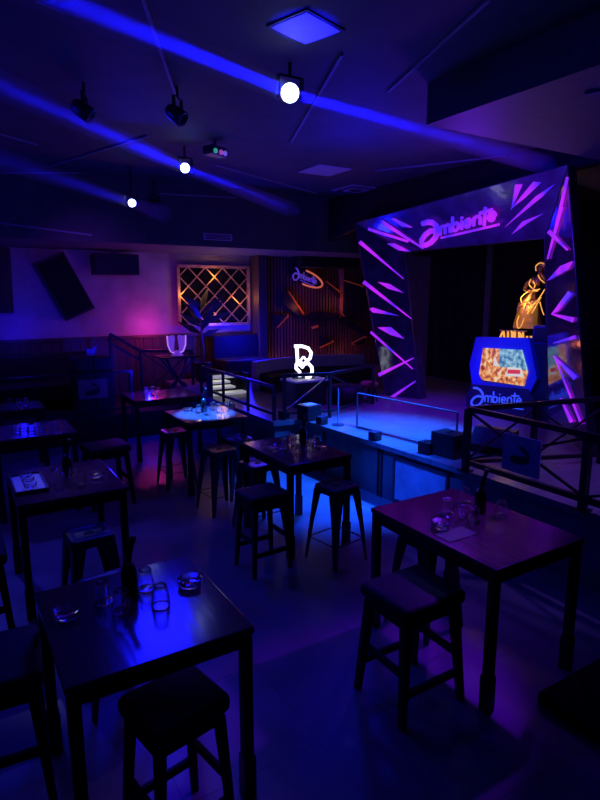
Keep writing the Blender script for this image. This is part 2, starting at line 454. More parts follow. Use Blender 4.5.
GL = dict(
    R=[(447, 514, 'left of the black bottle'), (501, 516, 'right of the black bottle'), (474, 523, 'in front of the black bottle'), (465, 503, 'just behind the black bottle')],
    T2=[(283, 448, 'leftmost of the five'), (293, 444, 'left of the bottle, at the back'), (297, 452, 'in front of the bottle'), (309, 449, 'right of the bottle'), (317, 446, 'rightmost of the five')],
    T1=[(199, 413, 'leftmost of the six'), (207, 415, 'in front of the bottle'), (213, 410, 'right of the bottle'), (219, 412, 'fourth from the left'), (226, 411, 'fifth from the left'), (232, 409, 'rightmost of the six')],
    B1=[(146, 394, 'leftmost of three'), (152, 393, 'middle of three'), (158, 394, 'rightmost of three')],
    L1=[(104, 602, 'left of the black bottle'), (122, 611, 'in front of the black bottle'), (146, 589, 'behind the black bottle'), (161, 606, 'rightmost beside the blue patch')],
    L2=[(55, 482, 'leftmost'), (61, 486, 'second from the left'), (74, 481, 'third from the left'), (81, 484, 'rightmost')],
    L3=[(16, 433, 'leftmost'), (24, 430, 'second from the left'), (32, 433, 'in the middle'), (44, 431, 'fourth from the left'), (58, 428, 'rightmost')],
    L4=[(10, 406, 'leftmost'), (19, 406, 'in the middle'), (26, 405, 'rightmost')],
)
gp = None
for k, lst in GL.items():
    for px, py, d in lst:
        p = on_z(px, py, .95); p.z = .951
        lb = 'upturned glass tumbler on the %s, %s' % (TN[k], d)
        if gp is None: gp = glass_proto(lb, p)
        else:
            o = gp.copy(); C.objects.link(o); o.location = p; o['label'] = lb
            o.rotation_euler = (0, 0, random.random())
            if k in ('B1', 'L4'): o.scale = (.9, .9, .9)
ap = None
for px, py, d in ((440, 527, 'cut glass ashtray on the violet topped table, left front'), (67, 617, 'cut glass ashtray at the left of the largest black table'),
                  (190, 585, 'cut glass ashtray at the right of the largest black table'), (97, 477, 'cut glass ashtray on the right of the menu tray table'),
                  (271, 447, 'glass ashtray left of the tumblers on the table below the stage front'), (321, 446, 'small glass dish at right of the table below the stage front'),
                  (188, 411, 'glass ashtray at the left of the azure topped table')):
    p = on_z(px, py, .95); p.z = .951
    if ap is None: ap = ash_proto(d, p)
    else:
        o = ap.copy(); C.objects.link(o); o.location = p; o['label'] = d
bp_ = None
for k, px, py in (('R', 480, 512), ('L1', 130, 594), ('T2', 303, 444), ('T1', 204, 412), ('L2', 68, 475)):
    p = on_z(px, py, .95); p.z = .951
    lb = 'black bottle with bent neck on the %s' % TN[k]
    if bp_ is None: bp_ = bottle_proto(lb, p, 0, -.5)
    else: dup(bp_, p, -.5, lb)
# menu tray on L2
t = thing('menu_tray', 'pale blue tray with small glass dishes on the dark left table', 'tray', (.47, 5.12, .951))
obj('tray_plate', B((-.12, -.26, 0), (.12, .26, .012), bev=.004), 'white', t)
bm = bmesh.new()
for s in (-1, 1):
    box(bm, (s * .12 - .006, -.26, .01), (s * .12 + .006, .26, .03)); box(bm, (-.12, s * .26 - .006, .01), (.12, s * .26 + .006, .03))
obj('tray_rim', bm, 'gunmetal', t)
for i, y in enumerate((-.12, .03, .16)):
    o = ap.copy(); C.objects.link(o); o.location = (.47, 5.12 + y, .964); o.scale = (.8, .8, .9)
    o['label'] = 'small glass dish on the pale menu tray, ' + ('nearest', 'middle', 'farthest')[i]; o['group'] = 'dishes on the tray'
# coasters/menu cards on tables
tag(obj('menu_card', B((-.13, -.07, 0), (.13, .07, .004)), 'darkglass', loc=(2.76, 2.52, .951)), 'dark glossy menu card under the ashtray on the violet table', 'card')

# ------------------------------------------------------------------ portal
OX, IX = 6.6, 7.0
LT, RT_ = on_x(355, 223, OX), on_x(568, 165, OX)
iLT, iRT = on_x(405, 252, IX), on_x(545, 238, IX)
iLB, iRB = on_x(420, 400, IX), on_x(548, 428, IX)
LB, RB = on_x(385, 398, OX), on_x(589, 445, OX)
def toz(a, b, z):
    return a + (b - a) * ((z - a.z) / (b.z - a.z))
def nrm(a, b, c): return (b - a).cross(c - a).normalized()
iLB, iRB = toz(iLT, iLB, SZ), toz(iRT, iRB, SZ)
LB = toz(LT, on_plane(386, 398, LT, nrm(LT, iLT, iLB)), SZ)
RT_ = on_plane(568, 165, LT, nrm(LT, iLT, iRT))
RB = toz(RT_, on_plane(588, 435, RT_, nrm(RT_, iRT, iRB)), SZ)
portal = thing('stage_portal', 'black angular stage portal studded with violet shard lights', 'portal', (6.8, 6.4, SZ))
inv = Matrix.Translation(-Vector((6.8, 6.4, SZ)))
L_ = lambda p: inv @ Vector(p)
def panel(name, q, material='acrylic'):
    bm = bmesh.new(); prism(bm, [L_(p) for p in q], (.16, 0, 0))
    bmesh.ops.triangulate(bm, faces=[f for f in bm.faces if len(f.verts) == 4])
    o = obj(name, bm, material, portal)
    n = (q[1] - q[0]).cross(q[3] - q[0]).normalized()
    if n.x > 0: n = -n
    return o, q[0], n
pl, pl0, pln = panel('left_pillar', [LT, iLT, iLB, LB])
M['header'] = mat('acrylic_painted_violet_light', (.11, .06, .19), .14, noise=.6, nscale=3.5, bump=.2, coat=.5)  # header copy of the acrylic, its violet light painted into the base colour
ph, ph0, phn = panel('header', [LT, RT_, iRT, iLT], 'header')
pr, pr0, prn = panel('right_pillar', [iRT, RT_, RB, iRB])
# thin edge trims
for a, b in ((LT, RT_), (iLT, iRT), (LT, LB), (iLT, iLB), (RT_, RB), (iRT, iRB), (RT_, iRT), (LT, iLT)):
    bm = bmesh.new(); beam(bm, L_(a) + Vector((-.004, 0, 0)), L_(b) + Vector((-.004, 0, 0)), .014)
    obj('edge_trim', bm, 'acrylicrim', portal)
def tri_plane(px, py, q):
    """hit the panel the way it is triangulated: use bilinear search on the quad"""
    best = None
    for a, b, c in ((q[0], q[1], q[2]), (q[0], q[2], q[3])):
        n = (b - a).cross(c - a).normalized()
        h = on_plane(px, py, a, n)
        if best is None or h.x < best[0].x: best = (h, n)
    return best
QL = [LT, iLT, iLB, LB]; QH = [LT, RT_, iRT, iLT]; QR = [iRT, RT_, RB, iRB]
def shard(pts, q):
    hs = [tri_plane(x, y, q) for x, y in pts]
    n = hs[0][1]
    if n.x > 0: n = -n
    bm = bmesh.new(); prism(bm, [L_(h[0] + n * .012) for h in hs], n * .012)
    obj('shard_light', bm, 'neon', portal)
def spike(a, b, w0, w1, q):
    a, b = Vector(a), Vector(b); d = (b - a).normalized(); s = Vector((-d.y, d.x))
    shard([a + s * w0 / 2, b + s * w1 / 2, b - s * w1 / 2, a - s * w0 / 2], q)
for a, b, w0_, w1_ in (((360, 242), (404, 279), 5, .8), ((364, 282), (412, 319), 5, 1), ((371, 332), (413, 369), 3.2, 1.2),
                       ((379, 375), (414, 358), 4.5, 1.2), ((391, 398), (416, 381), 4, 1.4)):
    spike(a, b, w0_ * .75, w1_ * .8, QL)
for pts in ([(378, 282), (390, 284), (404, 293), (389, 289)], [(370, 309), (373, 307.5), (400, 316), (373, 312.5)], [(378, 327.5), (391, 327), (405, 339), (391, 335)]):
    shard(pts, QL)
for a, b, w0_, w1_ in (((382, 221), (424, 248), 4.5, 1.4), ((369, 228.5), (409, 241), 3, 2.4)):
    spike(a, b, w0_ * .8, w1_ * .8, QH)
for pts in ([(392, 218), (396, 218), (413, 227), (403, 226)], [(386, 243), (395, 243), (411, 251), (398, 249.5)],
            [(516, 184), (523, 184), (516, 200), (512, 209)], [(534, 181), (542, 182), (526, 197), (511, 209)],
            [(556, 183), (543, 196), (505, 227), (536, 196)], [(544, 213), (529, 222), (512, 234), (523, 221)]):
    shard(pts, QH)
for a, b, w0_, w1_ in (((569, 177), (558, 226), 2.5, 3.5), ((563, 207), (549, 259), 4, 1.2), ((550, 231), (569, 250), 5, 1.5),
                       ((553, 314), (575, 320), 1, 6), ((555, 343), (577, 337), 1, 4.5), ((555, 356), (577, 378), 1.2, 6),
                       ((557, 359), (583, 424), 1, 2.2), ((562, 398), (573, 422), 1, 4)):
    spike(a, b, w0_ * .8, w1_ * .8, QR)
for pts in ([(549, 280.5), (562, 266), (574, 261), (570, 269)], [(553, 314), (570, 291), (574, 294), (559, 311)]):
    shard(pts, QR)
# fascia above the portal and the dark back of the stage
bm = bmesh.new()
prism(bm, [LT + Vector((.2, 1.6, -.3)), LT + Vector((.2, 0, -.02)), RT_ + Vector((.2, 0, -.02)), Vector((6.8, 4.22, 4.05)), Vector((6.8, 4.22, ZC)), Vector((6.8, LT.y + 1.6, ZC))], (.1, 0, 0))
struct('trim_6', bm, 'black', 'black fascia between the stage portal and the ceiling', 'fascia')
bm = bmesh.new()
n = 90; zz = 3.9
prev = None
for i in range(n + 1):
    y = 3.0 + 6.5 * i / n
    x = 9.2 + .05 * math.sin(i * 1.3)
    a, b = bm.verts.new((x, y, SZ)), bm.verts.new((x, y, zz))
    if prev: bm.faces.new((prev[0], a, b, prev[1]))
    prev = (a, b)
tag(obj('stage_curtain', bm, mat('black_curtain', (.008, .006, .008), .95, spec=.05, noise=.3), smooth=True), 'black pleated curtain hanging behind the stage portal', 'curtain')
tag(obj('curtain_lining', B((8.2, 7.0, SZ), (8.24, 7.12, 3.6)), 'black'), 'black upright post left behind the portal opening', 'post')

# ---------------------------------------------- lettering
def arc(cx, cy, rx, ry, a0, a1, n=10):
    return [(cx + rx * math.cos(math.radians(a0 + (a1 - a0) * i / n)), cy + ry * math.sin(math.radians(a0 + (a1 - a0) * i / n))) for i in range(n + 1)]
# pen strokes of the word, x to the right, y up, x-height 1; (letter, stroke half width, [strokes])
WORD = [
    ('a', .17, [[(-.1, 2.1), (.4, 2.1), (.95, 1.85), (1.35, 1.3), (1.5, .6), (1.2, -.2), (.7, -.7), (.1, -.85), (-.3, -.55), (-.3, .0), (.1, .55), (.65, .85), (1.2, .75)]]),
    ('m', .1, [[(1.75, 0), (1.75, .95)], arc(2.0, .6, .25, .4, 180, 0) + [(2.25, 0)], arc(2.5, .6, .25, .4, 180, 0) + [(2.75, 0)]]),
    ('b', .1, [[(3.0, 0), (3.0, 1.75)], arc(3.3, .48, .3, .46, 180, -180, 14)]),
    ('i', .1, [[(3.9, 0), (3.9, .95)], [(3.9, 1.25), (3.9, 1.4)]]),
    ('e', .1, [[(4.2, .5), (4.75, .5)] + arc(4.48, .5, .28, .46, 0, 320, 12)]),
    ('n', .1, [[(5.05, 0), (5.05, .95)], arc(5.33, .6, .28, .38, 180, 0) + [(5.61, 0)]]),
    ('t', .1, [[(6.0, -.3), (6.0, 1.7)], [(5.55, 1.25), (6.6, 1.25)]]),
    ('e', .1, [[(6.35, .5), (6.9, .5)] + arc(6.62, .5, .28, .46, 0, 320, 12)]),
    ('underline', .07, [[(1.85, -.42), (4.5, -.55), (7.3, -.65)]]),
]
def word(parent, material, map_, rad, names=True):
    for nm, w, strokes in WORD:
        bm = bmesh.new()
        for st in strokes: tube(bm, [map_(x, y) for x, y in st], rad * w / .1, 8)
        obj('underline_stroke' if nm == 'underline' else 'letter', bm, material, parent, True)
# header: origin at pixel (424,240), running to (500,219)
hn = (RT_ - LT).cross(iRT - LT).normalized()
if hn.x > 0: hn = -hn
def hp(px, py): return tri_plane(px, py, QH)[0] + hn * .05
base0, base1 = hp(426.2, 237.6), hp(500.6, 217)
ex = (base1 - base0) / 7.2
ey = hp(447, 223.5) - hp(447, 231.5)
sg = thing('neon_wordmark', 'violet neon word ambiente on the portal header', 'sign', base0)
word(sg, 'neon', lambda x, y: ex * x + ey * y, .026)

# ------------------------------------------------------------------ DJ booth
DX = 7.2
dj = thing('dj_booth', 'blue faceted booth with a lit screen on the stage', 'booth', (DX, 5.85, SZ))
dinv = Matrix.Translation(-Vector((DX, 5.85, SZ)))
def D(px, py, x=DX): return dinv @ on_x(px, py, x)
bm = bmesh.new(); prism(bm, [D(*p) for p in ((476, 337), (529, 338), (537, 379), (529, 394), (472, 385), (469.5, 364))], (.08, 0, 0)); obj('front_panel', bm, 'djblue', dj)
low = [D(*p, DX - .02) for p in ((472, 384), (527, 389), (536, 404), (535, 414), (466, 405), (466, 396))]
low = [Vector((p.x, p.y, max(p.z, 0.0) if i < 3 or i == 5 else 0.0)) for i, p in enumerate(low)]
bm = bmesh.new(); prism(bm, low, (.12, 0, 0)); obj('sign_panel', bm, 'djdark', dj)
bm = bmesh.new()
box(bm, (.08, -.86, 0), (.75, .55, 1.1), bev=.01); obj('body', bm, 'djdark', dj)
bm = bmesh.new(); prism(bm, [(.2, -.875, .15), (.42, -.875, .15), (.3, -.875, 1.08), (.12, -.875, 1.08)], (0, .012, 0)); obj('side_stripe', bm, 'djblue', dj)
scp = [D(*p, DX - .03) for p in ((483, 348), (521, 350), (527, 372), (523, 386), (482, 380), (479, 374))]
cen = sum(scp, Vector()) / len(scp)
bm = bmesh.new(); prism(bm, [p - cen for p in scp], (.03, 0, 0)); sc = obj('screen', bm, 'screen', dj, loc=cen)
bm = bmesh.new(); prism(bm, [D(*p, DX - .036) - cen for p in ((508, 367), (521, 368), (524, 377), (505, 376))], (.004, 0, 0)); obj('screen_white_patch', bm, 'screenwhite', sc)
bm = bmesh.new(); prism(bm, [D(*p, DX - .041) - cen for p in ((508, 369.5), (520, 370), (520, 374), (507, 373.5))], (.004, 0, 0)); obj('screen_red_patch', bm, 'screenred', sc)
bm = bmesh.new(); prism(bm, [D(*p, DX - .036) - cen for p in ((495, 356), (498, 366), (493, 366))], (.004, 0, 0)); obj('screen_white_tower', bm, 'screenwhite', sc)
b0, b1, bu = D(473.5, 401, DX - .03), D(523, 405, DX - .03), D(479, 388, DX - .03)
dx_ = (b1 - b0) / 7.2; dy_ = Vector((0, 0, (bu - b0).z / 1.9))
bl = thing('booth_wordmark', 'pale blue word ambiente on the booth front below the screen', 'sign', Vector((DX, 5.85, SZ)) + b0)
word(bl, 'djletter', lambda x, y: dx_ * x + dy_ * y * .85, .011)
# speaker box on top of the booth and gear
t = thing('booth_monitor', 'dark blue monitor speaker on the right end of the booth', 'speaker', (DX + .25, 5.2, SZ + 1.1))
obj('cabinet', B((-.14, -.22, 0), (.14, .22, .27), bev=.012), 'djblue', t)
bm = bmesh.new(); box(bm, (-.15, -.19, .03), (-.14, .19, .24)); obj('grille', bm, 'djdark', t)

# ------------------------------------------------------------------ lit letters + golden figure
SXf = 7.75
t = thing('gold_letter_row', 'row of gold lit narrow letters below the golden figure', 'sign', (SXf, 5.9, 1.82))
ti = Matrix.Translation(-Vector((SXf, 5.9, 1.82)))
def G(px, py, x=SXf): return ti @ on_x(px, py, x)
obj('letter_rail', B((-.02, -.68, -.05), (.04, .62, -.01)), 'black', t)
i = 0
for a, b in (((499, 340), (503, 331)), ((503.5, 331), (504.5, 340)), ((508, 331), (508, 340)), ((512, 331), (512, 340)), ((512, 331), (515, 340)), ((515, 331), (515, 340)),
             ((519, 332), (519, 340)), ((519, 332), (523, 340)), ((523, 332), (523, 340)), ((527, 336), (527, 341)), ((531, 336), (531, 341)), ((535, 336), (537, 341)), ((541, 336), (541, 341)), ((545, 336), (545, 341)), ((549, 336), (550, 341))):
    bm = bmesh.new(); beam(bm, G(*a), G(*b), .03, .02); obj('lit_letter', bm, 'goldlamp', t)
bm = bmesh.new(); beam(bm, G(500, 330.3), G(527, 331.5), .02, .02); obj('top_rail', bm, 'gold', t)
# stand under the row
tag(obj('backing_counter', B((7.95, 5.0, SZ), (8.35, 6.75, 1.76), bev=.01), 'black'), 'black counter behind the booth carrying the gold letters', 'counter')

fig = thing('golden_figure', 'golden figure of a woman in a long skirt, hand to her face', 'sculpture', (SXf + .3, 5.9, 1.765))
fx = SXf + .3
fi = Matrix.Translation(-Vector((fx, 5.9, 1.765)))
def Gf(px, py, dx=0): return fi @ on_x(px, py, fx) + Vector((dx, 0, 0))
me = bpy.data.meshes.new('figure_body')
J = [(Gf(531, 300), .085), (Gf(533, 293), .075), (Gf(536, 285), .085), (Gf(539, 279), .08), (Gf(541, 275), .035), (Gf(540.5, 268), .065), (Gf(541, 265), .055),   # pelvis..head
     (Gf(532, 282, -.1), .035), (Gf(530, 290, -.14), .028), (Gf(536, 291, -.16), .022), (Gf(539, 290, -.16), .018),
     (Gf(545, 281, .02), .035), (Gf(548, 277, -.08), .028), (Gf(543, 271, -.12), .02),
     (Gf(523, 305, -.05), .075), (Gf(521, 316, -.03), .05), (Gf(518, 327, 0), .035), (Gf(516, 330, -.06), .03),
     (Gf(534, 310, .06), .075), (Gf(536, 319, .08), .05), (Gf(538, 330, .08), .035), (Gf(536, 331, .0), .03)]
Ed = [(0, 1), (1, 2), (2, 3), (3, 4), (4, 5), (5, 6), (3, 7), (7, 8), (8, 9), (9, 10), (3, 11), (11, 12), (12, 13), (0, 14), (14, 15), (15, 16), (16, 17), (0, 18), (18, 19), (19, 20), (20, 21)]
me.from_pydata([j[0] for j in J], Ed, []); me.update()
fo = bpy.data.objects.new('figure_body', me); C.objects.link(fo); fo.parent = fig
md = fo.modifiers.new('skin', 'SKIN'); md.use_smooth_shade = True
for v, j in zip(me.skin_vertices[0].data, J): v.radius = (j[1], j[1]); v.use_root = False
me.skin_vertices[0].data[0].use_root = True
md2 = fo.modifiers.new('sub', 'SUBSURF'); md2.levels = 1; md2.render_levels = 2
me.materials.append(mat('bronze_skin', (.3, .16, .06), .35, metal=.5, noise=.4))
bm = bmesh.new()   # skirt
rings = []
for k, (px, py, r) in enumerate(((531, 299, .09), (530, 305, .14), (528, 313, .18), (526, 322, .2), (526, 328, .22))):
    c = Gf(px, py); rings.append([c + Vector(((r * .7 + .02 * math.sin(q * 5)) * math.cos(q), (r + .03 * math.sin(q * 6)) * math.sin(q), 0)) for q in [2 * PI * i / 30 for i in range(30)]])
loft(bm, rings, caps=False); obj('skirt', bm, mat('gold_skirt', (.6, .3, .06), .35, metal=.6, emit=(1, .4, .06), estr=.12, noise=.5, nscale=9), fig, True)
bm = bmesh.new(); bmesh.ops.create_uvsphere(bm, u_segments=16, v_segments=10, radius=.085, matrix=Matrix.Translation(Gf(541, 266, .035)) @ Matrix.Diagonal((.9, 1, 1.05, 1))); obj('hair', bm, 'gold', fig, True)
def smooth_path(p, n=5):
    out = []
    for i in range(len(p) - 1):
        a, b, c, d = p[max(i - 1, 0)], p[i], p[i + 1], p[min(i + 2, len(p) - 1)]
        for k in range(n):
            t_ = k / n
            out.append(.5 * ((2 * b) + (c - a) * t_ + (2 * a - 5 * b + 4 * c - d) * t_ ** 2 + (3 * b - a - 3 * c + d) * t_ ** 3))
    return out + [p[-1]]
for pts in ([(536, 271), (536, 266), (540, 263), (544, 264), (546, 269), (546, 276)], [(531, 279), (529, 284), (532, 288), (535, 290), (540, 289)], [(533, 281), (535, 285), (534, 288)],
            [(522, 303), (521, 298), (526, 293), (532, 291), (538, 291)], [(545, 289), (540, 297), (532, 307), (527, 314)], [(541, 297), (536, 306), (532, 313)],
            [(522, 305), (527, 302), (531, 305), (527, 311)], [(519, 316), (517, 322), (518, 328), (521, 326), (524, 318)], [(540, 302), (542, 310), (544, 315)], [(538, 275), (541, 280), (545, 283)]):
    bm = bmesh.new(); tube(bm, smooth_path([fi @ on_x(x, y, fx - .16) for x, y in pts]), .008, 6); obj('lit_outline', bm, 'goldlamp', fig, True)

# ------------------------------------------------------------------ railings
def post_bar(bm, a, b, w=.045): beam(bm, a, b, w)
# near railing along stage edge
rail = thing('stage_railing', 'near black steel railing with a cross braced bay and logo plate', 'railing', (4.5, 3.3, SZ))
ri = Matrix.Translation(-Vector((4.5, 3.3, SZ)))
rx = 4.50; ys = (4.03, 2.72, 1.3)
for y in ys:
    bm = bmesh.new(); box(bm, ri @ Vector((rx - .03, y - .03, SZ + .008)), ri @ Vector((rx + .03, y + .03, SZ + .66))); o = obj('post', bm, 'black', rail)
    bm = bmesh.new(); box(bm, ri @ Vector((rx - .06, y - .06, SZ)), ri @ Vector((rx + .06, y + .06, SZ + .012))); obj('foot_plate', bm, 'blackmetal', o)
for y0, y1 in zip(ys, ys[1:]):
    for nm, z in (('top_rail', SZ + .66), ('bottom_rail', SZ + .1)):
        bm = bmesh.new(); beam(bm, ri @ Vector((rx, y0, z)), ri @ Vector((rx, y1, z)), .05); obj(nm, bm, 'black', rail)
    for za, zb in ((.64, .12), (.12, .64)):
        bm = bmesh.new(); beam(bm, ri @ Vector((rx, y0, SZ + za)), ri @ Vector((rx, y1, SZ + zb)), .022); obj('brace', bm, 'black', rail)
# return rail going back from the corner post
bm = bmesh.new(); beam(bm, ri @ Vector((rx, 4.03, SZ + .66)), ri @ Vector((5.95, 3.45, SZ + .72)), .05); obj('top_rail', bm, 'black', rail)
bm = bmesh.new(); beam(bm, ri @ Vector((rx, 4.03, SZ + .1)), ri @ Vector((5.95, 3.45, SZ + .1)), .04); obj('bottom_rail', bm, 'black', rail)
bm = bmesh.new(); beam(bm, ri @ Vector((5.2, 3.75, SZ)), ri @ Vector((5.2, 3.75, SZ + .68)), .05); obj('post', bm, 'black', rail)
bm = bmesh.new(); beam(bm, ri @ Vector((5.95, 3.45, SZ)), ri @ Vector((5.95, 3.45, SZ + .72)), .05); obj('post', bm, 'black', rail)
for a, b in (((rx, 4.03), (5.2, 3.75)), ((5.2, 3.75), (5.95, 3.45))):
    for za, zb in ((.64, .12), (.12, .64)):
        bm = bmesh.new(); beam(bm, ri @ Vector((*a, SZ + za)), ri @ Vector((*b, SZ + zb)), .02); obj('brace', bm, 'black', rail)
def plaque(label, loc, rz, material, w=.41, h=.36):
    t = thing('logo_plate', label, 'sign', loc, rz, 'railing logo plates')
    obj('plate', B((-.008, -w / 2, -h / 2), (.008, w / 2, h / 2), bev=.003), material, t)
    bm = bmesh.new()   # swooping monogram: open top stroke and thick lower bowl
    s = w / .41
    def mono(pts): prism(bm, [(-.014, -y * s, z * s) for y, z in pts], (.006, 0, 0))
    mono([(-.02, .09), (.02, .085), (.09, .03), (.095, -.005), (.06, .02), (.0, .055)])
    mono([(-.115, -.055), (-.10, -.02), (-.03, -.01), (.07, .005), (.10, -.015), (.085, -.055), (.03, -.085), (-.09, -.09)])
    obj('monogram', bm, 'black', t)
    return t
plaque('blue grey logo plate on the near stage railing', (rx - .034, 3.34, 1.04), 0, 'plaque')

# glass balustrade on stage front
t = thing('glass_balustrade', 'clear glass panel with slim metal frame on the stage front', 'balustrade', (4.85, 5.4, SZ))
g0, g1 = on_z(357, 425, SZ), on_z(455, 437, SZ); g1 = Vector((4.98, 4.62, SZ)); g0 = Vector((4.80, 6.3, SZ))
gi = Matrix.Translation(-Vector((4.85, 5.4, SZ)))
def gz(p, z): return gi @ Vector((p.x, p.y, z))
bm = bmesh.new(); prism(bm, [gz(g0, SZ + .01), gz(g1, SZ + .01), gz(g1, SZ + .46), gz(g0, SZ + .46)], (.01, 0, 0)); obj('glass_pane', bm, 'pane', t)
bm = bmesh.new(); beam(bm, gz(g0, SZ), gz(g0, SZ + .46), .018); obj('edge_post', bm, 'strip', t)
bm = bmesh.new(); beam(bm, gz(g1, SZ), gz(g1, SZ + .46), .018); obj('edge_post', bm, 'strip', t)
bm = bmesh.new(); beam(bm, gz(g0, SZ + .465), gz(g1, SZ + .465), .016); obj('top_edge', bm, 'strip', t)
# slim stand
p = on_z(338, 425, SZ)
t = thing('slim_stand', 'slim grey upright stand with round base at the stage edge', 'stand', p)
bm = bmesh.new(); tube(bm, [(0, 0, .01), (0, 0, .52)], .009, 8); obj('pole', bm, 'strip', t)
bm = bmesh.new(); lathe(bm, [(.09, 0), (.09, .01), (.015, .016)], 18); obj('base', bm, 'black', t)

# middle railing on stage with cross brace (behind the stage edge, in front of the white sign)
t = thing('cross_railing', 'black railing with slanting braces in front of the white monogram sign', 'railing', (4.4, 7.15, SZ))
ci = Matrix.Translation(-Vector((4.4, 7.15, SZ)))
pa, pb, pc = Vector((4.12, 7.16, SZ)), Vector((4.78, 6.95, SZ)), Vector((6.0, 7.45, SZ))
for a in (pa, pb, pc):
    bm = bmesh.new(); beam(bm, ci @ a, ci @ (a + Vector((0, 0, .66))), .04); obj('post', bm, 'black', t)
for a, b in ((pa, pb), (pb, pc)):
    bm = bmesh.new(); beam(bm, ci @ (a + Vector((0, 0, .66))), ci @ (b + Vector((0, 0, .66))), .045); obj('top_rail', bm, 'black', t)
    bm = bmesh.new(); beam(bm, ci @ (a + Vector((0, 0, .1))), ci @ (b + Vector((0, 0, .1))), .03); obj('bottom_rail', bm, 'black', t)
    bm = bmesh.new(); beam(bm, ci @ (pb + Vector((0, 0, .64))), ci @ ((a if a != pb else b) + Vector((0, 0, .12))), .022); obj('brace', bm, 'gunmetal', t)
# far left stage railing
t = thing('deck_railing', 'black railing along the deck edge behind the azure table', 'railing', (3.97, 8.5, SZ))
ci2 = Matrix.Translation(-Vector((3.97, 8.5, SZ)))
for y in (7.2, 8.05, 9.0, 10.0):
    bm = bmesh.new(); beam(bm, ci2 @ Vector((3.97, y, SZ)), ci2 @ Vector((3.97, y, SZ + .5)), .04); obj('post', bm, 'black', t)
for z in (.1, .5):
    bm = bmesh.new(); beam(bm, ci2 @ Vector((3.97, 7.2, SZ + z)), ci2 @ Vector((3.97, 10.0, SZ + z)), .04); obj('top_rail' if z > .3 else 'bottom_rail', bm, 'black', t)

# lounge railing with logo plate, stairs rail
t = thing('lounge_railing', 'black railing along the raised lounge at the left', 'railing', (1.0, 10.1, .45))
li = Matrix.Translation(-Vector((1.0, 10.1, .45)))
for x in (-.6, .6, 1.78, 2.7):
    bm = bmesh.new(); beam(bm, li @ Vector((x, 10.1, .45)), li @ Vector((x, 10.1, 1.2)), .05); obj('post', bm, 'blackmetal', t)
for z in (.55, 1.19):
    bm = bmesh.new(); beam(bm, li @ Vector((-.6, 10.1, z)), li @ Vector((2.7, 10.1, z)), .04); obj('top_rail' if z > 1 else 'bottom_rail', bm, 'blackmetal', t)
plaque('brownish logo plate on the lounge railing at the left', (2.04, 10.066, .93), -PI / 2 + PI, 'plaqueW', .48, .33).rotation_euler = (0, 0, PI / 2)
t = thing('stair_railing', 'black slanting stair railing below the pink glow', 'railing', (3.0, 11.0, .45))
si = Matrix.Translation(-Vector((3.0, 11.0, .45)))
A, Bq, Cq = on_y(110, 334, 11.0), on_y(140, 351, 11.0), on_y(192, 351, 11.0)
for a, b in ((A, Bq), (Bq, Cq), (A - Vector((0, 0, .18)), Bq - Vector((0, 0, .18)))):
    bm = bmesh.new(); beam(bm, si @ a, si @ b, .05); obj('hand_rail', bm, 'black', t)
for a in (A, Bq, Cq):
    bm = bmesh.new(); beam(bm, si @ Vector((a.x, a.y, .45)), si @ a, .045); obj('post', bm, 'black', t)
bm = bmesh.new(); beam(bm, si @ Vector((Bq.x, 11, .6)), si @ Cq, .022); obj('brace', bm, 'black', t)
bm = bmesh.new(); beam(bm, si @ Bq, si @ Vector((Cq.x, 11, .6)), .022); obj('brace', bm, 'black', t)

# ------------------------------------------------------------------ stage clutter
def speaker_box(name, label, px, py, w, d, h, rz, group):
    p = on_z(px, py, SZ)
    t = thing(name, label, 'speaker', (p.x, p.y, SZ), rz, group)
    obj('cabinet', B((-w / 2, -d / 2, 0), (w / 2, d / 2, h), bev=.008), 'black', t)
    obj('grille', B((-w / 2 - .008, -d / 2 + .02, .02), (-w / 2, d / 2 - .02, h - .02)), 'blackmetal', t)
    obj('handle', B((-.05, -.01, h), (.05, .01, h + .012)), 'gunmetal', t)
speaker_box('stage_monitor', 'larger black monitor speaker on the stage beside the railing', 449, 455, .26, .34, .27, .1, 'stage monitors')
speaker_box('stage_monitor', 'small black speaker box left of the larger stage monitor', 427, 453, .14, .17, .14, .1, 'stage monitors')
def foot_light(label, px, py):
    p = on_z(px, py, SZ)
    t = thing('foot_light', label, 'light', (p.x, p.y, SZ), .2, 'stage foot lights')
    obj('housing', B((-.07, -.055, .015), (.03, .055, .115), bev=.006), 'gunmetal', t)
    obj('heat_sink', B((.03, -.05, .02), (.07, .05, .11), bev=.004), 'black', t)
    bm = bmesh.new(); box(bm, (-.05, -.065, 0), (.05, -.057, .07)); box(bm, (-.05, .057, 0), (.05, .065, .07)); box(bm, (-.05, -.065, 0), (.05, .065, .008)); obj('yoke', bm, 'black', t)
foot_light('small foot light on the middle of the stage edge', 375, 440)
foot_light('small foot light on the stage edge beneath the slim stand', 322, 424)
foot_light('small foot light left of the black case', 284, 418)
p = on_z(303, 421, SZ)
t = thing('equipment_case', 'black equipment case with a pale sheet on top near the stage edge', 'case', (4.45, 7.0, SZ), .1)
obj('case_body', B((-.13, -.13, 0), (.13, .13, .2), bev=.01), 'black', t); obj('case_lid', B((-.135, -.135, .2), (.135, .135, .225), bev=.006), 'blackmetal', t)
bm = bmesh.new(); prism(bm, [(-.1, -.09, .226), (.1, -.06, .226), (.07, .09, .226), (-.08, .07, .226)], (0, 0, .006)); tag(obj('paper_sheet', bm, 'paper', loc=(4.45, 7.0, SZ)), 'pale crumpled sheet on the black equipment case', 'paper')
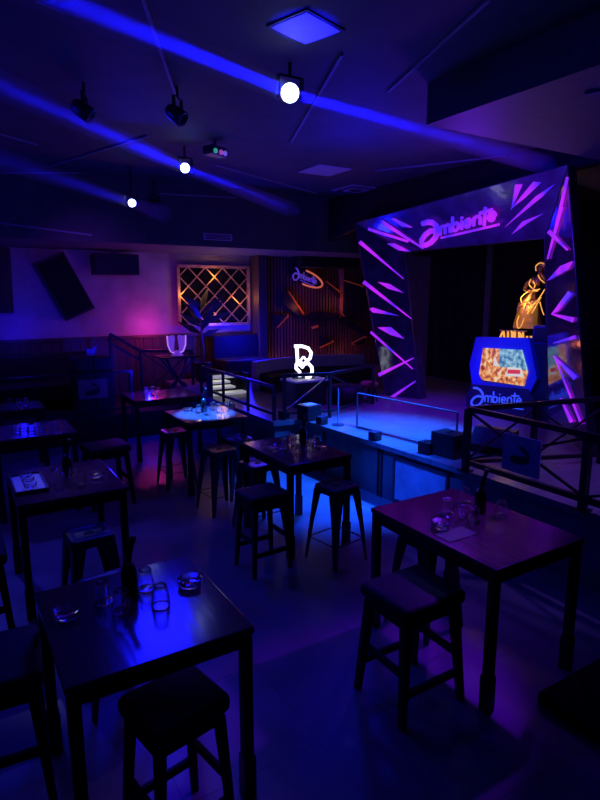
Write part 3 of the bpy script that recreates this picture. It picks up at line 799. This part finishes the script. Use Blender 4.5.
# plinth and white monogram sign
pc_ = Vector((5.0, 8.0, SZ))
t = thing('plinth', 'dark plinth with pale top carrying the white monogram sign', 'plinth', pc_)
obj('body', B((-.3, -.2, 0), (.3, .2, .41), bev=.01), 'black', t); obj('top_plate', B((-.34, -.24, .41), (.34, .24, .44), bev=.004), 'white', t)
sgn = thing('monogram_sign', 'white glowing letter B shaped monogram sign with diamond middle', 'sign', (4.97, 8.0, SZ + .44), -YAW + PI)
def st(pts, r=.033): 
    bm = bmesh.new(); tube(bm, [(-x, 0, z) for x, z in pts], r, 8); return bm
obj('backing_bar', B((-.17, .01, 0), (.17, .03, .02)), 'black', sgn)
Zs = .03
for nm, pts in (('stem', [(-.1, .46 + Zs), (-.09, .22 + Zs), (.0, .14 + Zs)]), ('upper_bowl', [(-.14, .47 + Zs), (-.02, .47 + Zs), (.07, .44 + Zs), (.115, .37 + Zs), (.10, .29 + Zs), (.03, .22 + Zs), (0, .19 + Zs)]),
                ('diamond', [(0, .31 + Zs), (.045, .25 + Zs), (0, .19 + Zs), (-.045, .25 + Zs), (0, .31 + Zs)]),
                ('lower_bowl', [(0, .19 + Zs), (.07, .21 + Zs), (.125, .15 + Zs), (.13, .08 + Zs), (.10, 0 + Zs), (.03, 0 + Zs)]), ('tail', [(-.045, .25 + Zs), (-.11, .19 + Zs), (-.11, .13 + Zs), (-.06, .08 + Zs), (-.055, 0 + Zs)])):
    obj(nm, st(pts, .017 if nm == 'diamond' else .025), 'sign', sgn, True)
sgn.rotation_euler = (0, 0, -YAW)
for ch in sgn.children:
    ch.scale = (-1.1, 1.1, 1.08)
# grey curved banquette at stage back, pouf, red stool
t = thing('curved_banquette', 'grey curved low banquette behind the white monogram sign', 'seating', (6.2, 9.6, SZ))
bm = bmesh.new(); n = 24; ro = []
for i in range(n + 1):
    u = i / n; x = -1.3 + 2.6 * u; y = .35 * (1 - (2 * u - 1) ** 2)
    ro.append([Vector((x, y, 0)), Vector((x, y + .16, 0)), Vector((x, y + .16, .56)), Vector((x, y + .02, .56))])
loft(bm, ro); obj('back_panel', bm, 'grey', t)
bm = bmesh.new(); ro = []
for i in range(n + 1):
    u = i / n; x = -1.2 + 2.4 * u; y = .35 * (1 - (2 * u - 1) ** 2)
    ro.append([Vector((x, y - .45, 0)), Vector((x, y - .005, 0)), Vector((x, y - .005, .34)), Vector((x, y - .45, .32))])
loft(bm, ro); obj('seat', bm, 'leather', t)
p = on_z(337, 408, SZ); bm = bmesh.new(); lathe(bm, [(.26, 0), (.3, .03), (.31, .2), (.27, .3), (.01, .31)], 24)
tag(obj('round_pouf', bm, 'leather', smooth=True, loc=(5.68, 7.78, SZ)), 'dark blue round pouf on the stage behind the slim stand', 'pouf')
p = on_z(377, 402, SZ)
t = thing('red_stool', 'small reddish padded stool by the left portal pillar', 'stool', (p.x - .1, p.y + .1, SZ))
bm = bmesh.new(); lathe(bm, [(.13, .26), (.15, .28), (.15, .33), (.12, .35), (.01, .352)], 20); obj('seat', bm, 'redcloth', t, True)
for a in range(4):
    q = PI / 4 + a * PI / 2; bm = bmesh.new(); tube(bm, [(.15 * math.cos(q), .15 * math.sin(q), 0), (.1 * math.cos(q), .1 * math.sin(q), .27)], .013, 8); obj('leg', bm, 'black', t)
# wedge monitor on the stage right of centre
t = thing('wedge_monitor', 'black wedge floor monitor behind the near railing', 'speaker', (5.35, 4.4, SZ), .3)
bm = bmesh.new(); prism(bm, [(-.16, -.24, 0), (.16, -.24, 0), (.16, -.24, .26), (.02, -.24, .26), (-.16, -.24, .08)], (0, .48, 0)); obj('cabinet', bm, 'black', t)
bm = bmesh.new(); prism(bm, [(-.165, -.2, .09), (.012, -.2, .267), (.012, .2, .267), (-.165, .2, .09)], (-.006, 0, .006)); obj('grille', bm, 'blackmetal', t)

# lit shelf behind azure table
t = thing('lit_shelf', 'low shelf unit with pale lit shelves behind the azure table', 'shelf', (4.3, 9.55, SZ))
for x in (-.36, .34): obj('side_frame', B((x, -.12, 0), (x + .02, .12, .4)), 'black', t)
for z, a, b in ((.02, -.34, .34), (.14, -.34, .1), (.24, -.34, .0), (.33, -.34, .1)):
    obj('shelf', B((a, -.12, z), (b, .12, z + .035)), 'shelfglow', t)
obj('back_board', B((-.34, .12, 0), (.34, .135, .4)), 'blackwood', t)

# ------------------------------------------------------------------ far wall things
YW = 11.99
def wall_prism(name, pts, y, dep, material, label, cat, group=None, parent=None):
    bm = bmesh.new(); prism(bm, [on_y(*p, y) for p in pts], (0, dep, 0))
    o = obj(name, bm, material, parent)
    return tag(o, label, cat, group) if label else o
t = thing('wall_speaker', 'tall black speaker panel hung tilted on the plaster wall', 'speaker', (2.04, 11.9, 2.65))
wi = Matrix.Translation(-Vector((2.04, 11.9, 2.65)))
q4 = [on_y(34, 263, 11.8), on_y(63, 251, 11.8), on_y(95, 308, 11.8), on_y(67, 321, 11.8)]
bm = bmesh.new(); prism(bm, [wi @ p for p in q4], (0, .18, 0)); obj('cabinet', bm, 'black', t)
bm = bmesh.new(); c = sum(q4, Vector()) / 4; prism(bm, [wi @ (c + (p - c) * .92 + Vector((0, -.012, 0))) for p in q4], (0, .012, 0)); obj('grille', bm, mat('speaker_cloth', (.012, .012, .015), .95, spec=.05, noise=.2, nscale=60), t)
t = thing('wall_panel', 'black upright panel cut by the left edge on the plaster wall', 'panel', (.9, 11.9, 2.75))
wi = Matrix.Translation(-Vector((.9, 11.9, 2.75)))
q4 = [on_y(-30, 246, 11.85), on_y(10, 248, 11.85), on_y(14, 313, 11.85), on_y(-28, 314, 11.85)]
bm = bmesh.new(); prism(bm, [wi @ p for p in q4], (0, .13, 0)); obj('cabinet', bm, 'black', t)
t = thing('hanging_speaker', 'wide black speaker box hung below the dropped ceiling', 'speaker', (2.95, 11.75, 3.08))
obj('cabinet', B((-.42, -.2, -.19), (.42, .2, .2), bev=.01), 'black', t); obj('bracket', B((-.06, -.03, .19), (.06, .03, .28)), 'gunmetal', t)
# brass lattice
t = thing('brass_lattice', 'framed brass diamond lattice glowing on the plaster wall', 'wall decor', (5.1, 11.9, 2.48))
wi = Matrix.Translation(-Vector((5.1, 11.9, 2.48)))
cs = [wi @ on_y(*p, 11.88) for p in ((178, 265), (246, 269), (247, 324), (180, 325))]
hw, hh = .82, .62
obj('backing', B((-hw, .05, -hh), (hw, .07, hh)), mat('matt_black_backing', (.004, .004, .005), .95, spec=.05, noise=.1), t)
for a, b in (((-hw, hh), (hw, hh)), ((-hw, -hh), (hw, -hh)), ((-hw, -hh), (-hw, hh)), ((hw, -hh), (hw, hh))):
    bm = bmesh.new(); beam(bm, (a[0], 0, a[1]), (b[0], 0, b[1]), .06, .06); obj('frame_bar', bm, 'copper', t)
stp = .4
def clip(x0, z0, dx, dz):
    ts = []
    lo, hi = -9, 9
    for v, d, h in ((x0, dx, hw), (z0, dz, hh)):
        a, b = (-h - v) / d, (h - v) / d
        if a > b: a, b = b, a
        lo, hi = max(lo, a), min(hi, b)
    return (lo, hi) if hi - lo > .15 else None
for s in (-1, 1):
    for i in range(-6, 7):
        r = clip(i * stp, 0, 1, s)
        if not r: continue
        a, b = r
        bm = bmesh.new(); beam(bm, (i * stp + a, .01 * s, s * a), (i * stp + b, .01 * s, s * b), .028, .02); obj('slat', bm, 'copper', t)
# dark plant in front of lattice
t = thing('potted_plant', 'dark spiky plant silhouette in front of the brass lattice', 'plant', (4.55, 11.35, SZ))
bm = bmesh.new(); lathe(bm, [(.12, 0), (.16, .05), (.19, .4), (.17, .42), (.16, .38), (.01, .36)], 18); obj('pot', bm, 'black', t)
bm = bmesh.new(); tube(bm, [(0, 0, .35), (.02, 0, .7), (-.01, 0, 1.0), (.0, 0, 1.3)], .03, 8, .02); obj('stem', bm, 'plant', t)
for i in range(13):
    a = i * 2.4; h = .95 + .05 * i; ln = .45 + .12 * (i % 3)
    d = Vector((math.cos(a), .35 * math.sin(a), .35 + .07 * (i % 5))).normalized(); s = d.cross(Vector((0, 1, 0))).normalized()
    p0 = Vector((0, 0, h)); bm = bmesh.new()
    prism(bm, [p0 - s * .01, p0 + d * ln * .4 - s * .07, p0 + d * ln, p0 + d * ln * .4 + s * .07, p0 + s * .01], (0, .012, 0)); obj('leaf', bm, 'plant', t)
# shards on slat wall
YS = 11.80
SH = [([(283, 293), (288, 292), (303, 314), (300, 317), (283, 304)], 'tall black shard with a red lit edge on the slats', [(288, 292), (303, 314)]),
      ([(272, 314.5), (288, 315), (277, 327)], 'small three sided shard with orange edge at the left of the slats', [(288, 315), (277, 327)]),
      ([(326, 282), (339, 292), (340, 299), (333, 291)], 'slim black shard high beside the upright lit post', [(326, 282), (339, 292)]),
      ([(344, 281), (363, 287), (366, 309), (345, 318)], 'broad violet tinted shard beside the portal pillar', [(344, 281), (363, 287)]),
      ([(342, 315), (366, 331), (366, 336), (340, 323)], 'long low black shard slanting toward the portal', [(342, 315), (345, 318)]),
      ([(321, 336), (333, 341), (320, 347)], 'small dark shard low in the middle of the slats', [(333, 341), (320, 347)]),
      ([(352, 344), (366, 337), (364, 344)], 'small red lit shard low beside the portal pillar', [(352, 344), (366, 337)]),
      ([(300, 317), (320, 311), (341, 314), (338, 320), (316, 322)], 'flat dark shard lying across the middle of the slats', [(312, 328), (318, 326)])]
for pts, lb, e in SH:
    c = sum((on_y(*p, YS) for p in pts), Vector()) / len(pts)
    t = thing('wall_shard', lb, 'wall decor', c, 0, 'angular shards on the slat wall')
    bm = bmesh.new(); prism(bm, [on_y(*p, YS - .05) - c for p in pts], (0, .06, 0)); obj('mirror_plate', bm, 'darkglass', t)
    bm = bmesh.new(); beam(bm, on_y(*e[0], YS - .0) - c, on_y(*e[1], YS - .0) - c, .05); obj('led_edge', bm, 'orange', t)
# tall lit post between
bm = bmesh.new(); box(bm, (0, 0, 0), (.1, .06, 1.35)); p = on_y(341, 318, 11.8)
tag(obj('lit_post', bm, mat('copper_post', (.5, .2, .1), .5, noise=.4, nscale=12), loc=(p.x - .05, 11.78, p.z)), 'narrow copper upright glowing on the slat wall', 'wall decor')
# oval sign
t = thing('oval_sign', 'small slanting oval sign with orange rim on the slats', 'sign', on_y(306, 278, 11.75), 0)
bm = bmesh.new(); pts = [(.46 * math.cos(q), 0, .17 * math.sin(q) - .28 * math.cos(q) * .5) for q in [2 * PI * i / 28 for i in range(28)]]
prism(bm, pts, (0, .05, 0)); obj('sign_plate', bm, 'darkglass', t)
bm = bmesh.new(); tube(bm, [Vector(p) + Vector((0, -.01, 0)) for p in pts[-8:] + pts[:8]], .022, 6); obj('rim_light', bm, mat('oval_rim', (.8, .2, .1), .5, emit=(1, .2, .08), estr=.45, noise=.1), t, True)
word(t, mat('oval_letters', (.2, .1, .6), .4, emit=(.25, .1, .8), estr=.25, noise=.1), lambda x, y: Vector((-.34 + x * .09, -.02, -.06 + y * .1 - (x * .09 - .34) * .3)), .012)
# ceiling dark box above the slats, small white lamp
tag(obj('projector_box', B((6.95, 11.3, 3.12), (8.6, 11.7, 3.36), bev=.01), 'black'), 'long black box below the dropped ceiling above the slats', 'box')
p = on_y(281, 252, 11.2)
t = thing('small_lamp', 'small pale tube lamp above the oval sign', 'lamp', p)
bm = bmesh.new(); tube(bm, [(-.1, 0, -.02), (.1, 0, .03)], .022, 10); obj('tube', bm, mat('pale_tube', (.8, .8, .8), .4, emit=(.6, .65, 1), estr=.12, noise=.1), t, True)
bm = bmesh.new(); tube(bm, [(0, 0, 0), (0, 0, 3.36 - p.z)], .008, 6); obj('hanger', bm, 'black', t)
# pink winged lamp on lounge ledge
t = thing('winged_lamp', 'pink lit winged lamp on a round foot below the lattice', 'lamp', (3.84, 10.9, 1.33))
for s in (-1, 1):
    pts = [(s * .03, .36), (s * .06, .40), (s * .15, .38), (s * .19, .39), (s * .18, .2), (s * .13, .08), (s * .06, .05), (s * .05, .2)]
    bm = bmesh.new(); prism(bm, [(x, 0, z) for x, z in pts], (0, .03, 0)); obj('wing', bm, 'wing', t)
    bm = bmesh.new(); tube(bm, [(x, -.005, z) for x, z in pts[3:7]], .012, 6); obj('wing_rim', bm, 'wingrim', t, True)
bm = bmesh.new(); lathe(bm, [(.12, 0), (.12, .02), (.07, .04), (.05, .09), (.01, .1)], 18); obj('foot', bm, 'wing', t, True)
t = thing('ledge_table', 'small dark table carrying the pink winged lamp', 'table', (3.84, 10.9, .45))
obj('table_top', B((-.4, -.25, .85), (.4, .25, .88), bev=.005), 'blackwood', t)
for sx in (-1, 1):
    bm = bmesh.new(); beam(bm, (sx * .3, -.2, 0), (-sx * .3, .2, .85), .035); obj('leg', bm, 'black', t)
    bm = bmesh.new(); beam(bm, (sx * .3, .2, 0), (-sx * .3, -.2, .85), .035); obj('leg', bm, 'black', t)
# lounge sofas and cabinet
def sofa(label, x, w):
    t = thing('lounge_sofa', label, 'sofa', (x, 11.45, .45), 0, 'lounge sofas')
    obj('seat', B((-w / 2, -.35, .12), (w / 2, .3, .45), bev=.04), 'leather', t, False)
    obj('backrest', B((-w / 2, .3, .12), (w / 2, .45, .95), bev=.04), 'leather', t)
    for sx in (-1, 1): obj('foot', B((sx * (w / 2 - .1) - .03, -.3, 0), (sx * (w / 2 - .1) + .03, -.24, .12)), 'black', t)
sofa('dark lounge sofa below the tilted speaker', 1.4, 2.0)
sofa('dark lounge sofa beside the slanting stair railing', 5.35, 1.1)
bpy.data.objects['lounge_sofa.001' if 'lounge_sofa.001' in bpy.data.objects else 'lounge_sofa'].location = (5.45, 11.3, SZ)
t = thing('black_cabinet', 'black cabinet on the lounge under a blue ornament', 'cabinet', (2.13, 10.55, .45))
obj('body', B((-.32, -.22, 0), (.32, .22, .98), bev=.01), 'black', t)
for s in (-1, 1):
    d = obj('door', B((s * .155 - .145, -.235, .04), (s * .155 + .145, -.22, .94), bev=.004), 'blackwood', t); obj('handle', B((s * .03 - .008, -.25, .45), (s * .03 + .008, -.235, .6)), 'gunmetal', d)
t = thing('blue_ornament', 'small blue lit folded ornament on the black cabinet', 'ornament', (2.13, 10.5, 1.43))
bm = bmesh.new(); prism(bm, [(-.06, 0, .02), (.06, 0, .02), (.11, 0, .2), (.01, 0, .13), (-.07, 0, .17)], (0, .05, 0)); obj('folded_cloth', bm, 'cyl', t)
obj('base', B((-.07, -.01, 0), (.07, .06, .02)), 'black', t)

# ------------------------------------------------------------------ ceiling things
def ceil_strip(p0, p1, z, label, w=.022):
    a, b = (on_z(*p0, z), on_z(*p1, z)) if z else (on_y(*p0, 9.985), on_y(*p1, 9.985)); c = (a + b) / 2
    bm = bmesh.new(); beam(bm, a - c - Vector((0, 0, .012)), b - c - Vector((0, 0, .012)), w, .02)
    tag(obj('ceiling_light_strip', bm, 'strip', loc=c), label, 'light strip', 'unlit ceiling light strips')
for p0, p1, z, lb in (((141, -8), (176, 95), ZC, 'pale ceiling strip running steeply down, left of the brightest spotlight'),
                      ((0, 133), (38, 144), ZC, 'short pale ceiling strip at the left edge, upper of the group'),
                      ((0, 172), (115, 172), None, 'level pale ceiling strip at the left edge behind the truss'),
                      ((50, 165), (147, 135), ZC, 'slanting pale ceiling strip rising to the black truss'),
                      ((160, 193), (237, 197), None, 'pale ceiling strip between the two smaller spotlights and the vent'),
                      ((215, 164), (317, 193), ZC, 'long pale ceiling strip beside the coloured projector'),
                      ((291, 141), (342, 53), ZC, 'steep pale ceiling strip right beside the brightest spotlight'),
                      ((388, 90), (490, -3), ZC, 'long pale ceiling strip crossing the top right'),
                      ((375, 170), (506, 155), ZC, 'pale ceiling strip running toward the portal top'),
                      ((36, -2), (64, 10), ZC, 'short pale ceiling strip at the top left corner')):
    ceil_strip(p0, p1, z, lb)
ceil_strip((585, 92), (606, 88), 4.05, 'short pale strip under the soffit at the right edge')
a, b = on_y(-8, 222, 9.985), on_y(92, 235, 9.985)
bm = bmesh.new(); beam(bm, a, b, .022); tag(obj('ceiling_light_strip', bm, 'strip'), 'pale strip on the dropped ceiling edge at left, above the tilted speaker', 'light strip', 'unlit ceiling light strips')
def vent(label, pts, z, dark):
    c = sum((on_z(*p, z) for p in pts), Vector()) / 4
    t = thing('ceiling_vent', label, 'vent', (c.x, c.y, z), 0, 'ceiling vents')
    w = .32
    obj('frame', B((-w, -w, -.02), (w, w, 0), bev=.004), 'vent', t)
    for i, s in enumerate((.24, .16, .08)):
        bm = bmesh.new()
        for a, b in (((-s, -s), (s, -s)), ((s, -s), (s, s)), ((s, s), (-s, s)), ((-s, s), (-s, -s))): beam(bm, (*a, -.026 - .004 * i), (*b, -.026 - .004 * i), .05, .012)
        obj('louvre', bm, 'black' if i % 2 == dark else 'vent', t)
vent('square ceiling vent nearest the portal', [(332, 189), (354, 183), (380, 187), (358, 195)], ZC, 0)
c = on_y(218, 237, 9.99)
t = thing('wall_vent', 'flat vent grille on the dropped ceiling edge above the lattice', 'vent', c)
obj('frame', B((-.28, -.01, -.06), (.28, .01, .06), bev=.004), 'vent', t)
for k in range(4): obj('louvre', B((-.24, -.02, -.045 + k * .024), (.24, -.01, -.033 + k * .024)), 'black', t)
t = thing('ceiling_panel', 'plain pale ceiling panel left of the square vent', 'panel', (*on_z(324, 170, ZC).xy, ZC))
obj('panel', B((-.3, -.3, -.015), (.3, .3, 0)), 'vent', t)
t = thing('ceiling_hatch', 'ceiling panel lit deep blue at the top centre', 'panel', (*on_z(306, 27, ZC).xy, ZC), .3)
obj('panel', B((-.19, -.17, -.016), (.19, .17, 0)), 'vent', t)
obj('frame', B((-.21, -.19, -.012), (.21, .19, 0)), 'black', t)

# ------------------------------------------------------------------ lights
def spot(name, loc, target, watts, col, deg, blend=.4, rad=.05):
    l = bpy.data.lights.new(name, 'SPOT'); l.energy = watts; l.color = col; l.spot_size = math.radians(deg); l.spot_blend = blend; l.shadow_soft_size = rad
    o = bpy.data.objects.new(name, l); C.objects.link(o); o.location = loc
    o.rotation_euler = (Vector(target) - Vector(loc)).to_track_quat('-Z', 'Y').to_euler(); return o
def point(name, loc, watts, col, rad=.1):
    l = bpy.data.lights.new(name, 'POINT'); l.energy = watts; l.color = col; l.shadow_soft_size = rad
    o = bpy.data.objects.new(name, l); C.objects.link(o); o.location = loc; return o
def area(name, loc, target, watts, col, sx, sy, spread=180, shape='RECTANGLE'):
    l = bpy.data.lights.new(name, 'AREA'); l.shape = shape; l.size = sx; l.size_y = sy; l.energy = watts; l.color = col; l.spread = math.radians(spread)
    o = bpy.data.objects.new(name, l); C.objects.link(o); o.location = loc
    o.rotation_euler = (Vector(target) - Vector(loc)).to_track_quat('-Z', 'Y').to_euler(); return o
BLUE, AZ, MAG, VIO = (.005, .005, 1), (.004, .05, 1), (1, .06, .45), (.3, .02, 1)

def haze_mat(name, dens):
    mt = bpy.data.materials.new(name); mt.use_nodes = True
    nt = mt.node_tree; nt.nodes.remove(nt.nodes['Principled BSDF'])
    v = nt.nodes.new('ShaderNodeVolumeScatter'); v.inputs['Density'].default_value = dens; v.inputs['Color'].default_value = (1, 1, 1, 1)
    nt.links.new(v.outputs[0], nt.nodes['Material Output'].inputs['Volume']); return mt

def head(name, label, px, py, z, size, left, right, wl, wr, blabels):
    """a moving head lamp whose round lens faces the room and whose two added side barrels throw thin beams into haze tubes"""
    P = on_z(px, py, z)
    t = thing(name, label, 'spotlight', P, 0, 'moving head spotlights')
    view = (EYEP - P).normalized()
    q = view.to_track_quat('Z', 'Y').to_matrix().to_4x4()
    bm = bmesh.new(); lathe(bm, [(size * .7, -.22), (size * 1.1, -.18), (size * 1.15, -.03), (size * 1.08, -.008)], 20); bmesh.ops.transform(bm, matrix=q, verts=bm.verts[:]); obj('lamp_body', bm, 'black', t, True)
    bm = bmesh.new(); lathe(bm, [(size, -.008), (size, .004), (size * .6, .014), (.002, .018)], 24); bmesh.ops.transform(bm, matrix=q, verts=bm.verts[:]); obj('lens', bm, 'lens', t, True)
    bm = bmesh.new()
    for s in (-1, 1): box(bm, (s * (size * 1.6) - .008, -.02, -.06), (s * (size * 1.6) + .008, .02, .12))
    box(bm, (-size * 1.6, -.02, .11), (size * 1.6, .02, .13)); bmesh.ops.translate(bm, verts=bm.verts[:], vec=-view * .16); obj('yoke', bm, 'black', t)
    bm = bmesh.new(); tube(bm, [-view * .16 + Vector((0, 0, .12)), -view * .16 + Vector((0, 0, ZC - P.z + view.z * .16))], .015, 8); obj('mount_pipe', bm, 'blackmetal', t)
    for tgt, w, lb, ln, dens, rf in ((left, wl, blabels[0], 5.2, .42, 2.2), (right, wr, blabels[1], 5.0, .7, 2.0)):
        Q = on_z(*tgt, z); d = (Q - P).normalized(); r = .075 if size > .04 else .06
        ln = min([ln + 2] + [(lim - P[k]) / d[k] for k, lim in ((0, X0 + .02 if d.x < 0 else X1 - .02), (1, 9.96 if d.y > 0 else Y0 + .02)) if abs(d[k]) > 1e-4]) - .15
        A_ = P - view * .05 + d * .02
        B_ = A_ + d * ln
        bm = bmesh.new(); tube(bm, [A_ - P - view * .05, A_ - P + d * .07 - view * .05], .03, 12); obj('added_beam_barrel', bm, 'black', t, True)
        area('added_beam_light', A_ + d * .06, B_, w, BLUE, r * 1.1, r * 1.1, 2.0, 'DISK')  # side lamp and its barrel are added to light the haze tube
        bm = bmesh.new(); tube(bm, [A_ + d * .05, B_], r * 1.05, 20, r * rf)
        tag(obj('hazy_beam', bm, haze_mat('thin_haze', dens), smooth=True), lb, 'light beam', None, 'stuff')
    return P
H1 = head('moving_head', 'brightest round spotlight at the top centre', 290, 93, 4.12, .072, (100, 15), (500, 152), 4.8, 12,
          ('broad blue haze beam from the brightest spotlight to the top left', 'blue haze beam from the brightest spotlight toward the soffit'))
H2 = head('moving_head', 'middle sized round spotlight left of the coloured projector', 185, 168, 4.1, .058, (0, 85), (320, 221), 1.6, 5,
          ('blue haze beam from the middle spotlight to the left edge', 'blue haze beam from the middle spotlight toward the portal'))
H3 = head('moving_head', 'smallest and lowest round spotlight at the left', 132, 203, 3.85, .055, (40, 172), (200, 226), .4, 1.0,
          ('faint blue haze beam left of the lowest spotlight', 'faint blue haze beam right of the lowest spotlight'))
def par(label, px, py, z, rz):
    P = on_z(px, py, z); t = thing('stage_par', label, 'spotlight', P, rz, 'dark stage lamps'); t.scale = (.75,) * 3
    bm = bmesh.new(); lathe(bm, [(.06, -.16), (.09, -.1), (.1, .08), (.09, .09), (.085, .02), (.001, .0)], 18); bmesh.ops.rotate(bm, matrix=Matrix.Rotation(2.2, 3, 'X'), verts=bm.verts[:]); obj('can', bm, 'gunmetal', t, True)
    bm = bmesh.new(); box(bm, (-.12, -.02, -.02), (-.105, .02, .2)); box(bm, (.105, -.02, -.02), (.12, .02, .2)); box(bm, (-.12, -.02, .19), (.12, .02, .21)); obj('yoke', bm, 'black', t)
    bm = bmesh.new(); tube(bm, [(0, 0, .2), (0, 0, (ZC - P.z) / .75)], .018, 6); obj('mount_pipe', bm, 'black', t)
par('dark stage lamp hanging beside the lowest spotlight', 155, 205, 4.0, .3)
par('dark stage lamp hanging at the end of the slanting strip', 178, 116, 4.15, .8)
par('dark stage lamp hanging at upper left of the truss', 85, 112, 4.15, 1.2)
P = on_z(215, 152, 4.27)
t = thing('colour_projector', 'small projector with green and pink lenses on the ceiling', 'projector', P, .4)
obj('housing', B((-.14, -.08, -.05), (.14, .08, .06), bev=.015), 'gunmetal', t)
for x, c in ((-.08, (.1, 1, .4)), (.02, (1, .2, .7)), (.09, (.5, .3, 1))):
    bm = bmesh.new(); lathe(bm, [(.03, 0), (.03, .015), (.001, .022)], 14); bmesh.ops.transform(bm, matrix=Matrix.Translation((x, -.08, -.01)) @ Matrix.Rotation(PI / 2, 4, 'X'), verts=bm.verts[:])
    obj('lens', bm, mat('tinted_lens', c, .3, emit=c, estr=.25, noise=.1), t, True)
bm = bmesh.new(); tube(bm, [(0, 0, .05), (0, 0, ZC - P.z)], .02, 8); obj('mount_pipe', bm, 'black', t)

# wash lights, and unseen fills added to brighten single surfaces
spot('stage_wash', (6.0, 8.0, 4.2), (4.05, 5.9, 0), 4500, AZ, 27, .9, .06)
spot('front_wash', H1 + Vector((.0, .1, -.3)), (4.5, 4.9, .3), 1700, AZ, 28, .9, .05)
spot('deck_wash', (5.6, 5.0, 4.2), (4.85, 5.8, SZ), 6800, (.006, .1, 1), 46, .9, .1)
spot('deck_violet', (5.6, 6.4, 4.2), (6.2, 6.6, SZ), 900, (.1, .006, 1), 62, .9, .1)
spot('booth_fill', (3.4, 4.6, 4.1), (7.2, 5.8, 1.35), 900, (.004, .04, 1), 17, .6, .05)  # unseen spot added to brighten the booth's blue panel
spot('azure_table_fill', (2.85, 7.12, 4.3), (2.85, 7.07, .95), 22000, (.008, .17, 1), 14.5, .3, .04)  # added overhead spot, stands in for gloss on this tabletop
spot('violet_table_fill', (6.3, 3.2, 3.8), (3.08, 2.7, .95), 1100, (.15, .003, 1), 20, .7, .08)  # added spot standing in for the portal neon on the tabletop
point('pink_uplight', (3.6, 11.55, 1.82), 16, (1, .04, .5), .1)
point('blue_uplight', (5.55, 10.95, 1.55), 150, BLUE, .15)
spot('left_tables_fill', (-.4, 9.2, 3.9), (.8, 5.9, .95), 420, (.04, .04, 1), 34, .8, .03)  # unseen spot added to make glasses on the left tables sparkle
spot('menu_table_fill', (1.4, 7.4, 3.4), (.72, 5.1, .95), 90, (.3, .28, 1), 15, .8, .02)  # narrow spot added to bring out the glasses beside the tray
spot('near_table_spot', (1.9, 5.6, 4.2), (.75, 2.9, .95), 22, (.25, .22, 1), 26, .8, .02)
spot('violet_glass_spot', (5.2, 4.6, 4.0), (2.95, 2.7, 1.0), 40, (.3, .25, 1), 14, .8, .02)
point('left_wall_blue', (1.1, 11.5, 1.85), 12, BLUE, .15)  # unseen point added for blue gloss on the left tables
spot('near_deck_violet_fill', (6.2, 1.2, 3.9), (5.3, 2.9, SZ), 420, (.2, .09, 1), 48, .9, .1)  # violet spot added to lift the dark deck behind the railing
point('blue_lounge_glow', (2.9, 9.75, 1.2), 50, BLUE, .06)
for i, (x, y) in enumerate(((.2, 1.8), (-.8, 6.2), (5.0, 2.2), (-1.0, 9.0), (4.5, 6.0))):
    point('room_blue_fill', (x, y, 3.7), (14, 75, 18, 22, 60)[i], BLUE, .25)  # unseen points added for the dim blue ambient of the room
spot('wall_violet', (2.0, 8.3, 3.25), (2.2, 12, 2.5), 60, (.2, .04, 1), 70, .9, .2)
for x, z in ((6.7, .95), (7.6, 1.0), (8.6, 1.0), (7.2, 2.2), (8.3, 2.3)):
    point('slat_warm', (x, 11.5, z), 1.6, (1, .2, .07), .08)
for x, z in ((4.5, 2.5), (5.15, 2.9), (5.75, 2.4), (5.1, 2.0)):
    point('lattice_warm', (x, 11.6, z), 5, (1, .42, .1), .08)
point('figure_warm', (7.7, 6.1, 2.45), 9, (1, .5, .12), .05)
point('portal_violet', (5.55, 5.2, 3.3), 48, (.18, .015, 1), .15)
spot('hatch_spot', (H1.x + .1, H1.y - .3, 3.6), (*on_z(306, 27, ZC).xy, ZC), 300, BLUE, 30, .3)
area('table_reflection_fill', (2.15, 7.2, 4.0), (.85, 2.7, .95), 20, BLUE, .7, .9, 100)  # unseen panel added only for its blue reflection on the nearest table
S.world = bpy.data.worlds.new('night'); S.world.use_nodes = True
S.world.node_tree.nodes['Background'].inputs[0].default_value = (.0, .0, .01, 1)
